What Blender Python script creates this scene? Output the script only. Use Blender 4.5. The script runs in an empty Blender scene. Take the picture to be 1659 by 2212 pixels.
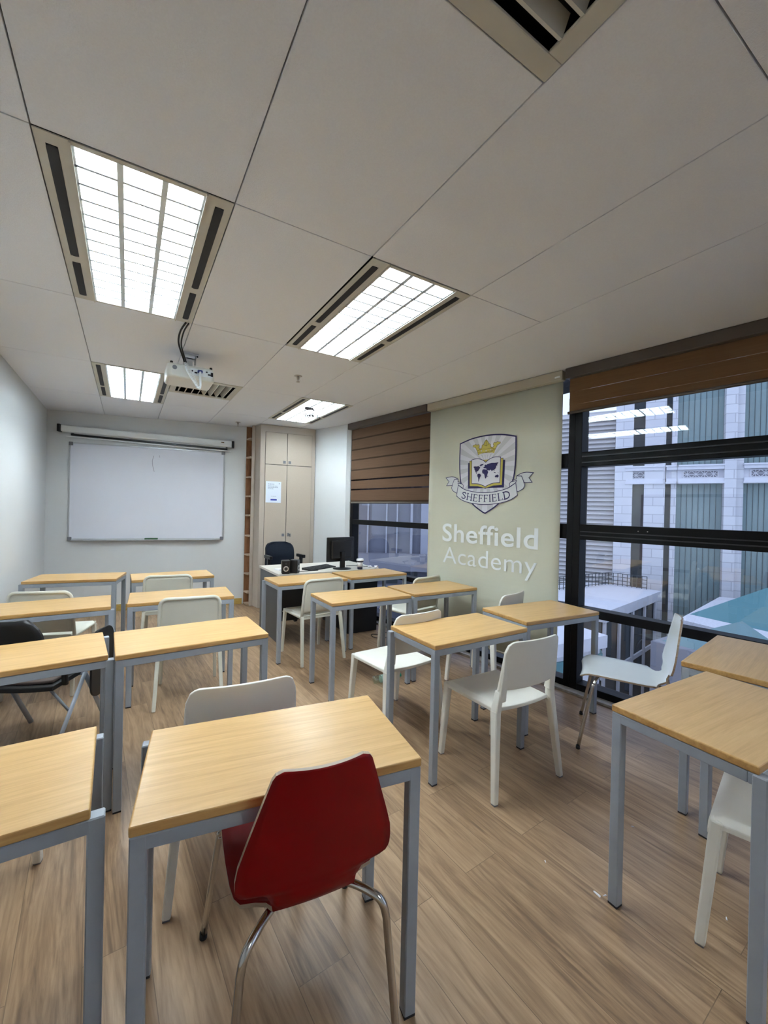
import bpy, bmesh, math, random
from mathutils import Vector, Matrix
random.seed(7)
S = bpy.context.scene
C = S.collection
R = math.radians
# ------------------------------------------------------------------ camera
cam_d = bpy.data.cameras.new('camera'); cam = bpy.data.objects.new('camera', cam_d); C.objects.link(cam)
cam_d.sensor_fit = 'HORIZONTAL'; cam_d.sensor_width = 36.0; cam_d.lens = 901.2/1659*36.0
cam_d.clip_start = 0.02; cam_d.clip_end = 300
rt = Vector((0.85164, -0.52365, 0.02254)); up = Vector((-0.01673, 0.01583, 0.99973)); fw = Vector((0.52387, 0.85179, -0.00472))
m = Matrix((rt, up, -fw)).transposed().to_4x4(); m.translation = (0, 0, 1.442)
cam.matrix_world = m
S.camera = cam
# ------------------------------------------------------------------ world: overcast dusk daylight
W = bpy.data.worlds.new('world'); S.world = W; W.use_nodes = True
WN = W.node_tree.nodes; WL = W.node_tree.links
bg = WN['Background']
SKY_STRENGTH = 1.32
TUBE_STRENGTH = 41.5
tc = WN.new('ShaderNodeTexCoord'); mp = WN.new('ShaderNodeMapping'); nz = WN.new('ShaderNodeTexNoise'); cr = WN.new('ShaderNodeValToRGB')
mp.inputs['Scale'].default_value = (1, 1, 3); nz.inputs['Scale'].default_value = 2.0; nz.inputs['Detail'].default_value = 4
cr.color_ramp.elements[0].position = .3; cr.color_ramp.elements[0].color = (.50, .60, .86, 1)
cr.color_ramp.elements[1].position = .75; cr.color_ramp.elements[1].color = (.60, .70, .95, 1)
WL.new(tc.outputs['Generated'], mp.inputs[0]); WL.new(mp.outputs[0], nz.inputs['Vector']); WL.new(nz.outputs[0], cr.inputs[0]); WL.new(cr.outputs[0], bg.inputs[0])
bg.inputs[1].default_value = SKY_STRENGTH
S.view_settings.view_transform = 'Standard'; S.view_settings.look = 'None'; S.view_settings.gamma = 1.0
S.view_settings.exposure = 0.75; S.view_settings.use_curve_mapping = False
try:
    S.cycles.use_denoising = True; S.cycles.denoiser = 'OPENIMAGEDENOISE'
    S.cycles.max_bounces = 10; S.cycles.diffuse_bounces = 5; S.cycles.glossy_bounces = 4; S.cycles.transparent_max_bounces = 16
    S.cycles.sample_clamp_indirect = 20.0; S.cycles.caustics_reflective = False; S.cycles.caustics_refractive = False
except Exception: pass

# ------------------------------------------------------------------ materials
def newmat(name):
    mt = bpy.data.materials.new(name); mt.use_nodes = True
    return mt, mt.node_tree.nodes, mt.node_tree.links, mt.node_tree.nodes['Principled BSDF']
def mat(name, col, rough=.5, metal=0., spec=.5, noise=0., nscale=30., bump=0., bscale=200., emit=None, estr=0., coat=0.):
    mt, N, L, P = newmat(name)
    P.inputs['Base Color'].default_value = (*col, 1); P.inputs['Roughness'].default_value = rough
    P.inputs['Metallic'].default_value = metal; P.inputs['Specular IOR Level'].default_value = spec
    P.inputs['Coat Weight'].default_value = coat; P.inputs['Coat Roughness'].default_value = .15
    t = N.new('ShaderNodeTexCoord')
    n = N.new('ShaderNodeTexNoise'); n.inputs['Scale'].default_value = nscale; n.inputs['Detail'].default_value = 5
    L.new(t.outputs['Object'], n.inputs['Vector'])
    mx = N.new('ShaderNodeMixRGB'); mx.inputs[1].default_value = (*[max(0, c*(1-noise)) for c in col], 1); mx.inputs[2].default_value = (*[min(1, c*(1+noise)) for c in col], 1)
    L.new(n.outputs[0], mx.inputs[0]); L.new(mx.outputs[0], P.inputs['Base Color'])
    if bump:
        b = N.new('ShaderNodeBump'); b.inputs['Strength'].default_value = bump; b.inputs['Distance'].default_value = .002
        n2 = N.new('ShaderNodeTexNoise'); n2.inputs['Scale'].default_value = bscale; n2.inputs['Detail'].default_value = 3
        L.new(t.outputs['Object'], n2.inputs['Vector']); L.new(n2.outputs[0], b.inputs['Height']); L.new(b.outputs[0], P.inputs['Normal'])
    if emit:
        P.inputs['Emission Color'].default_value = (*emit, 1); P.inputs['Emission Strength'].default_value = estr
    return mt
def wood(name, c1, c2, c3, rough=.35, scale=(1.2, 14, 14), contrast=(.35, .5, .68), bump=.03, coat=0.):
    mt, N, L, P = newmat(name)
    t = N.new('ShaderNodeTexCoord'); oi = N.new('ShaderNodeObjectInfo'); mp = N.new('ShaderNodeMapping'); mp.inputs['Scale'].default_value = scale
    mul = N.new('ShaderNodeVectorMath'); mul.operation = 'SCALE'; mul.inputs[0].default_value = (7, 13, 5); L.new(oi.outputs['Random'], mul.inputs['Scale'])
    ad = N.new('ShaderNodeVectorMath'); ad.operation = 'ADD'; L.new(t.outputs['Object'], ad.inputs[0]); L.new(mul.outputs[0], ad.inputs[1]); L.new(ad.outputs[0], mp.inputs[0])
    n = N.new('ShaderNodeTexNoise'); n.inputs['Scale'].default_value = 2.2; n.inputs['Detail'].default_value = 7; n.inputs['Roughness'].default_value = .62; n.inputs['Distortion'].default_value = .6
    L.new(mp.outputs[0], n.inputs['Vector'])
    n2 = N.new('ShaderNodeTexNoise'); n2.inputs['Scale'].default_value = 9; n2.inputs['Detail'].default_value = 4; L.new(mp.outputs[0], n2.inputs['Vector'])
    mxf = N.new('ShaderNodeMath'); mxf.operation = 'MULTIPLY_ADD'; mxf.inputs[1].default_value = .35; L.new(n2.outputs[0], mxf.inputs[0])
    sc = N.new('ShaderNodeMath'); sc.operation = 'MULTIPLY'; sc.inputs[1].default_value = .65; L.new(n.outputs[0], sc.inputs[0]); L.new(sc.outputs[0], mxf.inputs[2])
    r = N.new('ShaderNodeValToRGB'); e = r.color_ramp.elements
    e[0].position = contrast[0]; e[0].color = (*c1, 1); e[1].position = contrast[2]; e[1].color = (*c3, 1); q = e.new(contrast[1]); q.color = (*c2, 1)
    L.new(mxf.outputs[0], r.inputs[0]); L.new(r.outputs[0], P.inputs['Base Color'])
    P.inputs['Roughness'].default_value = rough; P.inputs['Coat Weight'].default_value = coat; P.inputs['Coat Roughness'].default_value = .12
    b = N.new('ShaderNodeBump'); b.inputs['Strength'].default_value = bump; b.inputs['Distance'].default_value = .002
    L.new(mxf.outputs[0], b.inputs['Height']); L.new(b.outputs[0], P.inputs['Normal'])
    return mt
def floor_mat():
    mt, N, L, P = newmat('wood_plank_floor')
    t = N.new('ShaderNodeTexCoord'); mp = N.new('ShaderNodeMapping'); mp.inputs['Rotation'].default_value = (0, 0, R(90-3.5)); L.new(t.outputs['Object'], mp.inputs[0])
    br = N.new('ShaderNodeTexBrick'); br.offset = .37; br.inputs['Scale'].default_value = 1; br.inputs['Brick Width'].default_value = 1.15; br.inputs['Row Height'].default_value = .178
    br.inputs['Mortar Size'].default_value = .0013; br.inputs['Mortar Smooth'].default_value = .2; br.inputs['Bias'].default_value = 0
    br.inputs['Color1'].default_value = (0, 0, 0, 1); br.inputs['Color2'].default_value = (1, 1, 1, 1); br.inputs['Mortar'].default_value = (.5, .5, .5, 1)
    L.new(mp.outputs[0], br.inputs['Vector'])
    # grain, offset per plank
    sc = N.new('ShaderNodeMapping'); sc.inputs['Scale'].default_value = (.75, 9, 9)
    off = N.new('ShaderNodeVectorMath'); off.operation = 'MULTIPLY_ADD'; off.inputs[1].default_value = (9, 5, 3); L.new(br.outputs['Color'], off.inputs[0]); L.new(mp.outputs[0], off.inputs[2]); L.new(off.outputs[0], sc.inputs[0])
    n = N.new('ShaderNodeTexNoise'); n.inputs['Scale'].default_value = 1.9; n.inputs['Detail'].default_value = 8; n.inputs['Roughness'].default_value = .6; n.inputs['Distortion'].default_value = 2.0; L.new(sc.outputs[0], n.inputs['Vector'])
    n2 = N.new('ShaderNodeTexNoise'); n2.inputs['Scale'].default_value = 12; n2.inputs['Detail'].default_value = 5; L.new(sc.outputs[0], n2.inputs['Vector'])
    a = N.new('ShaderNodeMath'); a.operation = 'MULTIPLY'; a.inputs[1].default_value = .72; L.new(n.outputs[0], a.inputs[0])
    b = N.new('ShaderNodeMath'); b.operation = 'MULTIPLY_ADD'; b.inputs[1].default_value = .28; L.new(n2.outputs[0], b.inputs[0]); L.new(a.outputs[0], b.inputs[2])
    c = N.new('ShaderNodeMath'); c.operation = 'MULTIPLY_ADD'; c.inputs[1].default_value = .15; L.new(br.outputs['Color'], c.inputs[0]); L.new(b.outputs[0], c.inputs[2])
    r = N.new('ShaderNodeValToRGB'); e = r.color_ramp.elements
    e[0].position = .40; e[0].color = (.175, .105, .058, 1); e[1].position = .76; e[1].color = (.46, .31, .185, 1); q = e.new(.57); q.color = (.325, .208, .118, 1)
    L.new(c.outputs[0], r.inputs[0])
    mx = N.new('ShaderNodeMixRGB'); mx.inputs[2].default_value = (.12, .075, .045, 1); L.new(r.outputs[0], mx.inputs[1])
    fm = N.new('ShaderNodeMath'); fm.operation = 'MULTIPLY'; fm.inputs[1].default_value = .7; L.new(br.outputs['Fac'], fm.inputs[0]); L.new(fm.outputs[0], mx.inputs[0])
    L.new(mx.outputs[0], P.inputs['Base Color'])
    P.inputs['Roughness'].default_value = .36; P.inputs['Specular IOR Level'].default_value = .5
    bp = N.new('ShaderNodeBump'); bp.inputs['Strength'].default_value = .12; bp.inputs['Distance'].default_value = .001; L.new(b.outputs[0], bp.inputs['Height']); L.new(bp.outputs[0], P.inputs['Normal'])
    return mt
def glass_mat(name, tint=(1, 1, 1), ior=1.5, boost=1.6):
    mt = bpy.data.materials.new(name); mt.use_nodes = True; N = mt.node_tree.nodes; L = mt.node_tree.links; N.clear()
    o = N.new('ShaderNodeOutputMaterial'); mix = N.new('ShaderNodeMixShader'); tr = N.new('ShaderNodeBsdfTransparent'); gl = N.new('ShaderNodeBsdfGlossy'); fr = N.new('ShaderNodeFresnel'); mu = N.new('ShaderNodeMath')
    tr.inputs[0].default_value = (*tint, 1); gl.inputs['Roughness'].default_value = 0.0; gl.inputs[0].default_value = (1, 1, 1, 1)
    fr.inputs[0].default_value = ior; mu.operation = 'MULTIPLY'; mu.use_clamp = True; mu.inputs[1].default_value = boost
    ge = N.new('ShaderNodeNewGeometry'); fb_ = N.new('ShaderNodeMath'); fb_.operation = 'SUBTRACT'; fb_.inputs[0].default_value = 1; L.new(ge.outputs['Backfacing'], fb_.inputs[1])
    mm_ = N.new('ShaderNodeMath'); mm_.operation = 'MULTIPLY'; L.new(mu.outputs[0], mm_.inputs[0]); L.new(fb_.outputs[0], mm_.inputs[1])
    L.new(fr.outputs[0], mu.inputs[0]); L.new(mm_.outputs[0], mix.inputs[0]); L.new(tr.outputs[0], mix.inputs[1]); L.new(gl.outputs[0], mix.inputs[2]); L.new(mix.outputs[0], o.inputs[0])
    return mt
def fabric_mat(name, col, transl, flat=False):
    mt = bpy.data.materials.new(name); mt.use_nodes = True; N = mt.node_tree.nodes; L = mt.node_tree.links; N.clear()
    o = N.new('ShaderNodeOutputMaterial'); mix = N.new('ShaderNodeMixShader'); d = N.new('ShaderNodeBsdfDiffuse'); t = N.new('ShaderNodeBsdfTranslucent')
    tcn = N.new('ShaderNodeTexCoord'); n = N.new('ShaderNodeTexNoise'); n.inputs['Scale'].default_value = 6; mp = N.new('ShaderNodeMapping'); mp.inputs['Scale'].default_value = (.6, .6, 16)
    L.new(tcn.outputs['Object'], mp.inputs[0]); L.new(mp.outputs[0], n.inputs['Vector'])
    mx = N.new('ShaderNodeMixRGB'); k_ = .02 if flat else .13; mx.inputs[1].default_value = (*[c*(1-k_) for c in col], 1); mx.inputs[2].default_value = (*[c*(1+k_) for c in col], 1); L.new(n.outputs[0], mx.inputs[0])
    L.new(mx.outputs[0], d.inputs[0]); L.new(mx.outputs[0], t.inputs[0]); mix.inputs[0].default_value = transl
    L.new(d.outputs[0], mix.inputs[1]); L.new(t.outputs[0], mix.inputs[2]); L.new(mix.outputs[0], o.inputs[0])
    return mt
M = {}
M['desk'] = wood('light_oak_laminate', (.54, .32, .12), (.62, .38, .15), (.68, .43, .18), rough=.36, scale=(1.0, 20, 20), contrast=(.36, .50, .64), coat=.06)
M['desk_edge'] = wood('oak_edge_band', (.42, .22, .07), (.53, .30, .10), (.60, .36, .13), rough=.35, contrast=(.36, .5, .64))
M['frame'] = mat('grey_blue_powder_coat', (.31, .34, .385), .45, .0, .5, .05, 40, .05, 400)
M['foot'] = mat('black_rubber', (.015, .015, .018), .7)
M['chrome'] = mat('chrome_tube', (.62, .60, .57), .16, 1., noise=.03)
M['white_plastic'] = mat('white_plastic', (.78, .76, .69), .42, 0, .4, .03, 12, .06, 500)
M['cream_plastic'] = mat('cream_plastic', (.70, .69, .60), .45, 0, .4, .03, 12, .06, 500)
M['red'] = mat('red_lacquered_plywood', (.22, .0005, .002), .42, 0, .22, .06, 3, .02, 300)
M['white_lacquer'] = mat('white_lacquered_plywood', (.74, .78, .78), .28, 0, .5, .03, 8)
M['ply'] = wood('plywood_edge', (.30, .21, .14), (.45, .34, .24), (.6, .5, .38), rough=.5, scale=(1, 1, 30))
M['wall'] = mat('white_wall_paint', (.655, .665, .665), .75, 0, .3, .02, 3, .25, 120)
M['ceil'] = mat('mineral_ceiling_tile', (.80, .82, .865), .9, 0, .2, .05, 160, .5, 260)
M['dark_gap'] = mat('dark_plenum', (.02, .02, .025), .9)
M['floor'] = floor_mat()
M['base'] = wood('yellow_wood_skirting', (.36, .23, .05), (.45, .30, .08), (.52, .36, .11), rough=.45)
M['black_frame'] = mat('black_aluminium', (.004, .004, .005), .5, .0, .18, .1, 20)
M['glass'] = glass_mat('window_glass', (.94, .96, .97), 1.5, 2.9)
M['black_plastic'] = mat('black_plastic', (.010, .010, .011), .38, 0, .4, .1, 20)
M['dark_plastic'] = mat('dark_grey_plastic', (.03, .03, .035), .45)
M['fix'] = mat('off_white_steel', (.56, .54, .47), .4, 0, .4, .04, 9)
M['louver'] = mat('satin_white_louvre', (.80, .84, .86), .3, .0, .5)
M['blade'] = mat('satin_louvre_blade', (.70, .77, .80), .35, .3, .5, .02, 8)
M['tube'] = mat('fluorescent_tube', (1, 1, 1), .5, emit=(.88, .965, 1.02), estr=TUBE_STRENGTH)
M['slot'] = mat('black_air_slot', (.008, .008, .011), .6)
M['wb'] = mat('whiteboard_enamel', (.72, .73, .80), .13, 0, .5, .015, 2)
M['alu'] = mat('brushed_aluminium', (.52, .53, .55), .35, .6)
M['grey_plastic'] = mat('grey_plastic', (.16, .16, .18), .5)
M['marker'] = mat('faint_marker_smear', (.36, .36, .42), .5)
M['screen_white'] = mat('white_enamel_casing', (.74, .76, .76), .4)
M['cab'] = mat('taupe_laminate', (.49, .415, .335), .5, 0, .4, .04, 90, .03, 400)
M['cab_edge'] = mat('taupe_laminate_frame', (.47, .405, .34), .5, 0, .4, .04, 60)
M['shelf_wood'] = wood('brown_shelf_wood', (.16, .065, .028), (.26, .12, .05), (.34, .17, .08), rough=.55, scale=(6, 6, 1))
M['shelf_edge'] = mat('beige_shelf_edge', (.50, .38, .28), .5)
M['cassette'] = mat('taupe_blind_cassette', (.095, .075, .062), .5)
M['blind'] = fabric_mat('brown_blind_fabric', (.27, .155, .08), .38)
M['blind_dark'] = fabric_mat('dark_blind_gap', (.07, .045, .03), .1)
M['blind_sheer'] = glass_mat('sheer_blind_band', (.46, .38, .33), 1.2, .5)
M['banner'] = fabric_mat('beige_banner_fabric', (.72, .71, .585), .24, flat=True)
M['blind_left'] = fabric_mat('dark_brown_blind_fabric', (.155, .095, .062), .2)
M['banner_cas'] = mat('beige_cassette', (.46, .42, .33), .5)
M['letter_white'] = mat('white_print', (.84, .87, .87), .7)
M['navy'] = mat('navy_print', (.022, .016, .10), .7)
M['print_white'] = mat('white_emblem_print', (.70, .69, .74), .7)
M['print_grey'] = mat('pale_grey_ray_print', (.56, .56, .59), .7)
M['ribbon_white'] = mat('ribbon_print', (.68, .69, .70), .7)
M['gold'] = mat('gold_print', (.55, .46, .09), .7)
M['brown_line'] = mat('dark_gold_line', (.14, .09, .03), .7)
M['paper'] = mat('white_paper', (.74, .80, .90), .7)
M['blue_ink'] = mat('blue_ink', (.03, .05, .35), .6)
M['grey_ink'] = mat('grey_ink', (.25, .30, .38), .7)
M['teal'] = mat('teal_roof_glass', (.10, .235, .255), .6, 0, .25, .12, 1.5)
M['stone'] = None
M['navy_fabric'] = mat('dark_navy_fabric', (.008, .012, .022), .9, 0, .3, .3, 60, .3, 300)
M['brown_vinyl'] = mat('brown_seat_pad', (.10, .07, .06), .55, 0, .4, .1, 20)
M['tdesk'] = mat('pale_grey_laminate', (.60, .56, .50), .4, 0, .4, .05, 30)
M['dgrey'] = mat('charcoal_panel', (.075, .08, .085), .5)
M['silver'] = mat('silver_ring', (.6, .6, .62), .3, .8)
M['cup_paper'] = mat('white_cup', (.80, .80, .84), .5)
M['clear'] = glass_mat('clear_plastic', (.80, .92, .88), 1.45, 4.0)
M['green_cap'] = mat('green_cap', (.02, .35, .22), .4)
M['proj'] = mat('white_projector_plastic', (.70, .69, .64), .4)
M['blue_plug'] = mat('blue_plug', (.01, .03, .22), .4)
M['wrap'] = mat('white_cable_wrap', (.75, .78, .78), .4)
M['steel'] = mat('steel', (.45, .42, .40), .35, .8)
M['green_felt'] = mat('green_eraser', (.02, .10, .04), .7)
M['cork'] = mat('pale_board', (.55, .55, .55), .6, 0, .4, .1, 5)
M['brown_frame'] = mat('brown_board_frame', (.12, .05, .035), .5)

def stone_mat():
    mt, N, L, P = newmat('white_stone_blocks')
    t = N.new('ShaderNodeTexCoord'); br = N.new('ShaderNodeTexBrick'); br.inputs['Scale'].default_value = 1; br.inputs['Brick Width'].default_value = .62; br.inputs['Row Height'].default_value = .30
    br.inputs['Mortar Size'].default_value = .012; br.inputs['Color1'].default_value = (.66, .66, .68, 1); br.inputs['Color2'].default_value = (.58, .58, .61, 1); br.inputs['Mortar'].default_value = (.42, .42, .45, 1)
    sx = N.new('ShaderNodeSeparateXYZ'); cx = N.new('ShaderNodeCombineXYZ'); L.new(t.outputs['Object'], sx.inputs[0]); L.new(sx.outputs[0], cx.inputs[0]); L.new(sx.outputs[2], cx.inputs[1])
    L.new(cx.outputs[0], br.inputs['Vector']); L.new(br.outputs['Color'], P.inputs['Base Color']); P.inputs['Roughness'].default_value = .8
    return mt
M['stone'] = stone_mat()
M['stone_plain'] = mat('white_stone', (.66, .66, .70), .8, 0, .3, .08, 6)
M['gravel'] = mat('white_gravel', (.62, .62, .66), .9, 0, .2, .25, 20, .5, 30)
M['tower'] = mat('grey_louvre_metal', (.50, .48, .47), .6)
M['ext_glass'] = mat('green_tinted_glazing', (.20, .275, .275), .45, 0, .3, .2, .8)
M['ext_dark'] = mat('dark_glazing', (.075, .085, .09), .7, 0, .15, .3, 2)
M['ext_grey'] = mat('grey_concrete', (.22, .22, .25), .8, 0, .3, .2, 1)
M['ext_blue'] = mat('blue_grey_cladding', (.16, .165, .20), .7, 0, .3, .15, 3)
M['street'] = mat('dark_street', (.10, .105, .12), .8, 0, .3, .4, .3)

# ------------------------------------------------------------------ mesh helpers
class MB:
    def __init__(s): s.bm = bmesh.new()
    def box(s, x0, x1, y0, y1, z0, z1, mi=0):
        v = [s.bm.verts.new(p) for p in ((x0,y0,z0),(x1,y0,z0),(x1,y1,z0),(x0,y1,z0),(x0,y0,z1),(x1,y0,z1),(x1,y1,z1),(x0,y1,z1))]
        for f in ((3,2,1,0),(4,5,6,7),(0,1,5,4),(1,2,6,5),(2,3,7,6),(3,0,4,7)):
            q = s.bm.faces.new([v[i] for i in f]); q.material_index = mi
        return v
    def hexa(s, P, mi=0):
        v = [s.bm.verts.new(p) for p in P]
        for f in ((3,2,1,0),(4,5,6,7),(0,1,5,4),(1,2,6,5),(2,3,7,6),(3,0,4,7)):
            q = s.bm.faces.new([v[i] for i in f]); q.material_index = mi
    def bar(s, p0, p1, w0, d0, w1=None, d1=None, side=(1,0,0), mi=0):
        w1 = w0 if w1 is None else w1; d1 = d0 if d1 is None else d1
        p0 = Vector(p0); p1 = Vector(p1); a = (p1-p0).normalized(); u = Vector(side); u = (u - a*u.dot(a)).normalized(); v = a.cross(u)
        P = []
        for p, w, d in ((p0, w0, d0), (p1, w1, d1)):
            for i, j in ((-1,-1),(1,-1),(1,1),(-1,1)): P.append(p + u*i*w/2 + v*j*d/2)
        s.hexa(P, mi)
    def prism(s, pts, z0, z1, mi=0):
        n = len(pts); a = [s.bm.verts.new((p[0], p[1], z0)) for p in pts]; b = [s.bm.verts.new((p[0], p[1], z1)) for p in pts]
        f = s.bm.faces.new(a[::-1]); f.material_index = mi; f = s.bm.faces.new(b); f.material_index = mi
        for i in range(n):
            f = s.bm.faces.new((a[i], a[(i+1) % n], b[(i+1) % n], b[i])); f.material_index = mi
    def tube(s, pts, r, seg=10, cap=True, mi=0, ry=None):
        pts = [Vector(p) for p in pts]; rings = []; rr = r if hasattr(r, '__len__') else [r]*len(pts)
        prev = None
        for i, p in enumerate(pts):
            t = (pts[min(i+1, len(pts)-1)] - pts[max(i-1, 0)]).normalized()
            if prev is None:
                u = Vector((0,0,1)) if abs(t.z) < .9 else Vector((1,0,0))
            else: u = prev
            u = (u - t*u.dot(t)).normalized(); prev = u; v = t.cross(u)
            rings.append([s.bm.verts.new(p + (u*math.cos(2*math.pi*k/seg) + v*math.sin(2*math.pi*k/seg)*(ry or 1))*rr[i]) for k in range(seg)])
        for a, b in zip(rings, rings[1:]):
            for k in range(seg):
                f = s.bm.faces.new((a[k], a[(k+1) % seg], b[(k+1) % seg], b[k])); f.smooth = True; f.material_index = mi
        if cap:
            f = s.bm.faces.new(rings[0][::-1]); f.material_index = mi; f = s.bm.faces.new(rings[-1]); f.material_index = mi
    def lathe(s, prof, c=(0,0,0), seg=24, mi=0, axis='z'):
        rings = []
        for r, z in prof:
            ring = []
            for k in range(seg):
                a = 2*math.pi*k/seg; p = (r*math.cos(a), r*math.sin(a), z)
                if axis == 'x': p = (z, r*math.cos(a), r*math.sin(a))
                if axis == 'y': p = (r*math.cos(a), z, -r*math.sin(a))
                ring.append(s.bm.verts.new((p[0]+c[0], p[1]+c[1], p[2]+c[2])))
            rings.append(ring)
        for a, b in zip(rings, rings[1:]):
            for k in range(seg):
                f = s.bm.faces.new((a[k], a[(k+1) % seg], b[(k+1) % seg], b[k])); f.smooth = True; f.material_index = mi
        f = s.bm.faces.new(rings[0][::-1]); f.material_index = mi; f = s.bm.faces.new(rings[-1]); f.material_index = mi
    def slab(s, fn, nu, nv, thick, mi=0, mi_edge=None, smooth=True):
        """closed slab from a surface fn(u,v)->(Vector, normal Vector); u,v in 0..1"""
        A = [[None]*(nv+1) for _ in range(nu+1)]; Bv = [[None]*(nv+1) for _ in range(nu+1)]
        for i in range(nu+1):
            for j in range(nv+1):
                p, n = fn(i/nu, j/nv)
                A[i][j] = s.bm.verts.new(p); Bv[i][j] = s.bm.verts.new(Vector(p) - Vector(n)*thick)
        for i in range(nu):
            for j in range(nv):
                f = s.bm.faces.new((A[i][j], A[i+1][j], A[i+1][j+1], A[i][j+1])); f.smooth = smooth; f.material_index = mi
                f = s.bm.faces.new((Bv[i][j+1], Bv[i+1][j+1], Bv[i+1][j], Bv[i][j])); f.smooth = smooth; f.material_index = mi
        me = mi if mi_edge is None else mi_edge
        for i in range(nu):
            for (j, fl) in ((0, 0), (nv, 1)):
                q = (A[i][j], A[i+1][j], Bv[i+1][j], Bv[i][j]); f = s.bm.faces.new(q if fl else q[::-1]); f.material_index = me
        for j in range(nv):
            for (i, fl) in ((0, 1), (nu, 0)):
                q = (A[i][j], A[i][j+1], Bv[i][j+1], Bv[i][j]); f = s.bm.faces.new(q if fl else q[::-1]); f.material_index = me
    def poly(s, pts, mi=0):
        f = s.bm.faces.new([s.bm.verts.new(p) for p in pts]); f.material_index = mi; return f
    def build(s, name, mats, parent=None, bevel=0., seg=2, smooth=False, recalc=True):
        if recalc: bmesh.ops.recalc_face_normals(s.bm, faces=s.bm.faces)
        me = bpy.data.meshes.new(name); s.bm.to_mesh(me); s.bm.free()
        for mm in (mats if isinstance(mats, (list, tuple)) else [mats]): me.materials.append(mm)
        if smooth:
            for p in me.polygons: p.use_smooth = True
        o = bpy.data.objects.new(name, me); C.objects.link(o)
        if parent: o.parent = parent
        if bevel:
            b = o.modifiers.new('bevel', 'BEVEL'); b.width = bevel; b.segments = seg; b.limit_method = 'ANGLE'; b.angle_limit = R(40)
        return o
def thing(name, label, cat, loc=(0,0,0), rz=0., group=None):
    o = bpy.data.objects.new(name, None); C.objects.link(o); o.location = loc; o.rotation_euler = (0, 0, rz)
    o['label'] = label; o['category'] = cat
    if group: o['group'] = group
    return o
def tag(o, label, cat, group=None):
    o['label'] = label; o['category'] = cat
    if group: o['group'] = group
    return o
def struct(o): o['kind'] = 'structure'; return o
def dup(root, loc, rz, label, group=None):
    kids = {}
    for x in list(C.objects): kids.setdefault(x.parent, []).append(x)
    def cp(o, par):
        c = o.copy(); C.objects.link(c)
        if par: c.parent = par
        for k in kids.get(o, []): cp(k, c)
        return c
    r = cp(root, None); r.location = loc; r.rotation_euler = (0, 0, rz); r['label'] = label
    if group: r['group'] = group
    return r
def arc(c, r, a0, a1, n, plane='xz'):
    out = []
    for i in range(n+1):
        a = R(a0 + (a1-a0)*i/n); q = (c[0]+r*math.cos(a), c[1]+r*math.sin(a)); out.append(q)
    return out

# ------------------------------------------------------------------ room shell
CEIL = 2.633
XL = -0.90
GX = [-0.90, -0.282, 0.340, 0.962, 1.592, 2.178]
GY = [-2.12, -0.84, 0.437, 1.722, 3.000, 4.289, 5.568, 6.84]
WX0, WY0, WK = 3.14, 1.75, -0.14
WD = Vector((WK, 1, 0)).normalized()            # along the window wall, away from the camera
WNrm = Vector((WD.y, -WD.x, 0))                 # outwards
def wx(y): return WX0 + WK*(y-WY0)
def WP(y, o, z): # point on the window wall at y, o metres outwards
    b = Vector((wx(y), y, z)); return b + WNrm*o
def FP(x, o, z): # front wall, o metres into the room
    y = 6.833 - .191*(x+.90); d = Vector((1, -.191, 0)).normalized(); n = Vector((d.y, -d.x, 0)); return Vector((x, y, z)) + n*o
def wbox(mb, y0, y1, o0, o1, z0, z1, mi=0):
    mb.hexa([WP(y0,o0,z0), WP(y1,o0,z0), WP(y1,o1,z0), WP(y0,o1,z0), WP(y0,o0,z1), WP(y1,o0,z1), WP(y1,o1,z1), WP(y0,o1,z1)], mi)
def fbox(mb, x0, x1, o0, o1, z0, z1, mi=0, dz=0.):
    mb.hexa([FP(x0,o0,z0), FP(x1,o0,z0+dz), FP(x1,o1,z0+dz), FP(x0,o1,z0), FP(x0,o0,z1), FP(x1,o0,z1+dz), FP(x1,o1,z1+dz), FP(x0,o1,z1)], mi)
YB = -2.6
mb = MB(); mb.prism([(XL-.1, YB-.1), (wx(YB)+.05, YB-.1), (wx(6.0)+.05, 6.0), (2.6, 7.1), (XL-.1, 7.1)], -.12, 0)
struct(mb.build('floor', M['floor']))
# ceiling tiles: one surface, thin open joints, openings where the fixtures and diffusers sit
lights = [(1, 3, 1, 1), (3, 3, 2, 2), (1, 5, 3, 3), (4, 5, 4, 4)]
LIGHTS = [(GX[1], GX[2], GY[3], GY[4]), (GX[3], GX[4], GY[3], GY[4]), (GX[1], GX[2], GY[5], GY[6]), (GX[4], GX[5], GY[5], GY[6]), (GX[3], GX[4], GY[0], GY[1])]
VENTS = [(GX[2], GX[3], .437-.27, .77), (GX[2], GX[3], GY[5], GY[5]+.62)]
mb = MB(); g = .0022
TZ = CEIL+.018
for i in range(5):
    for j in range(7):
        x0, x1, y0, y1 = GX[i], GX[i+1], GY[j], GY[j+1]
        gg = g
        cell = (x0, x1, y0, y1)
        if cell in LIGHTS: continue
        holes = [v for v in VENTS if v[0] == x0 and v[2] < y1-.01 and v[3] > y0+.01]
        if holes:
            v = holes[0]
            if v[2] > y0+.01: mb.box(x0+gg, x1-gg, y0+gg, v[2]-gg, CEIL, TZ)
            if v[3] < y1-.01: mb.box(x0+gg, x1-gg, v[3]+gg, y1-gg, CEIL, TZ)
            continue
        r_ = .006 if (i == 2 and j == 2) else gg    # one wider open joint
        mb.box(x0+gg, x1-r_, y0+gg, y1-gg, CEIL, TZ)
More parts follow.
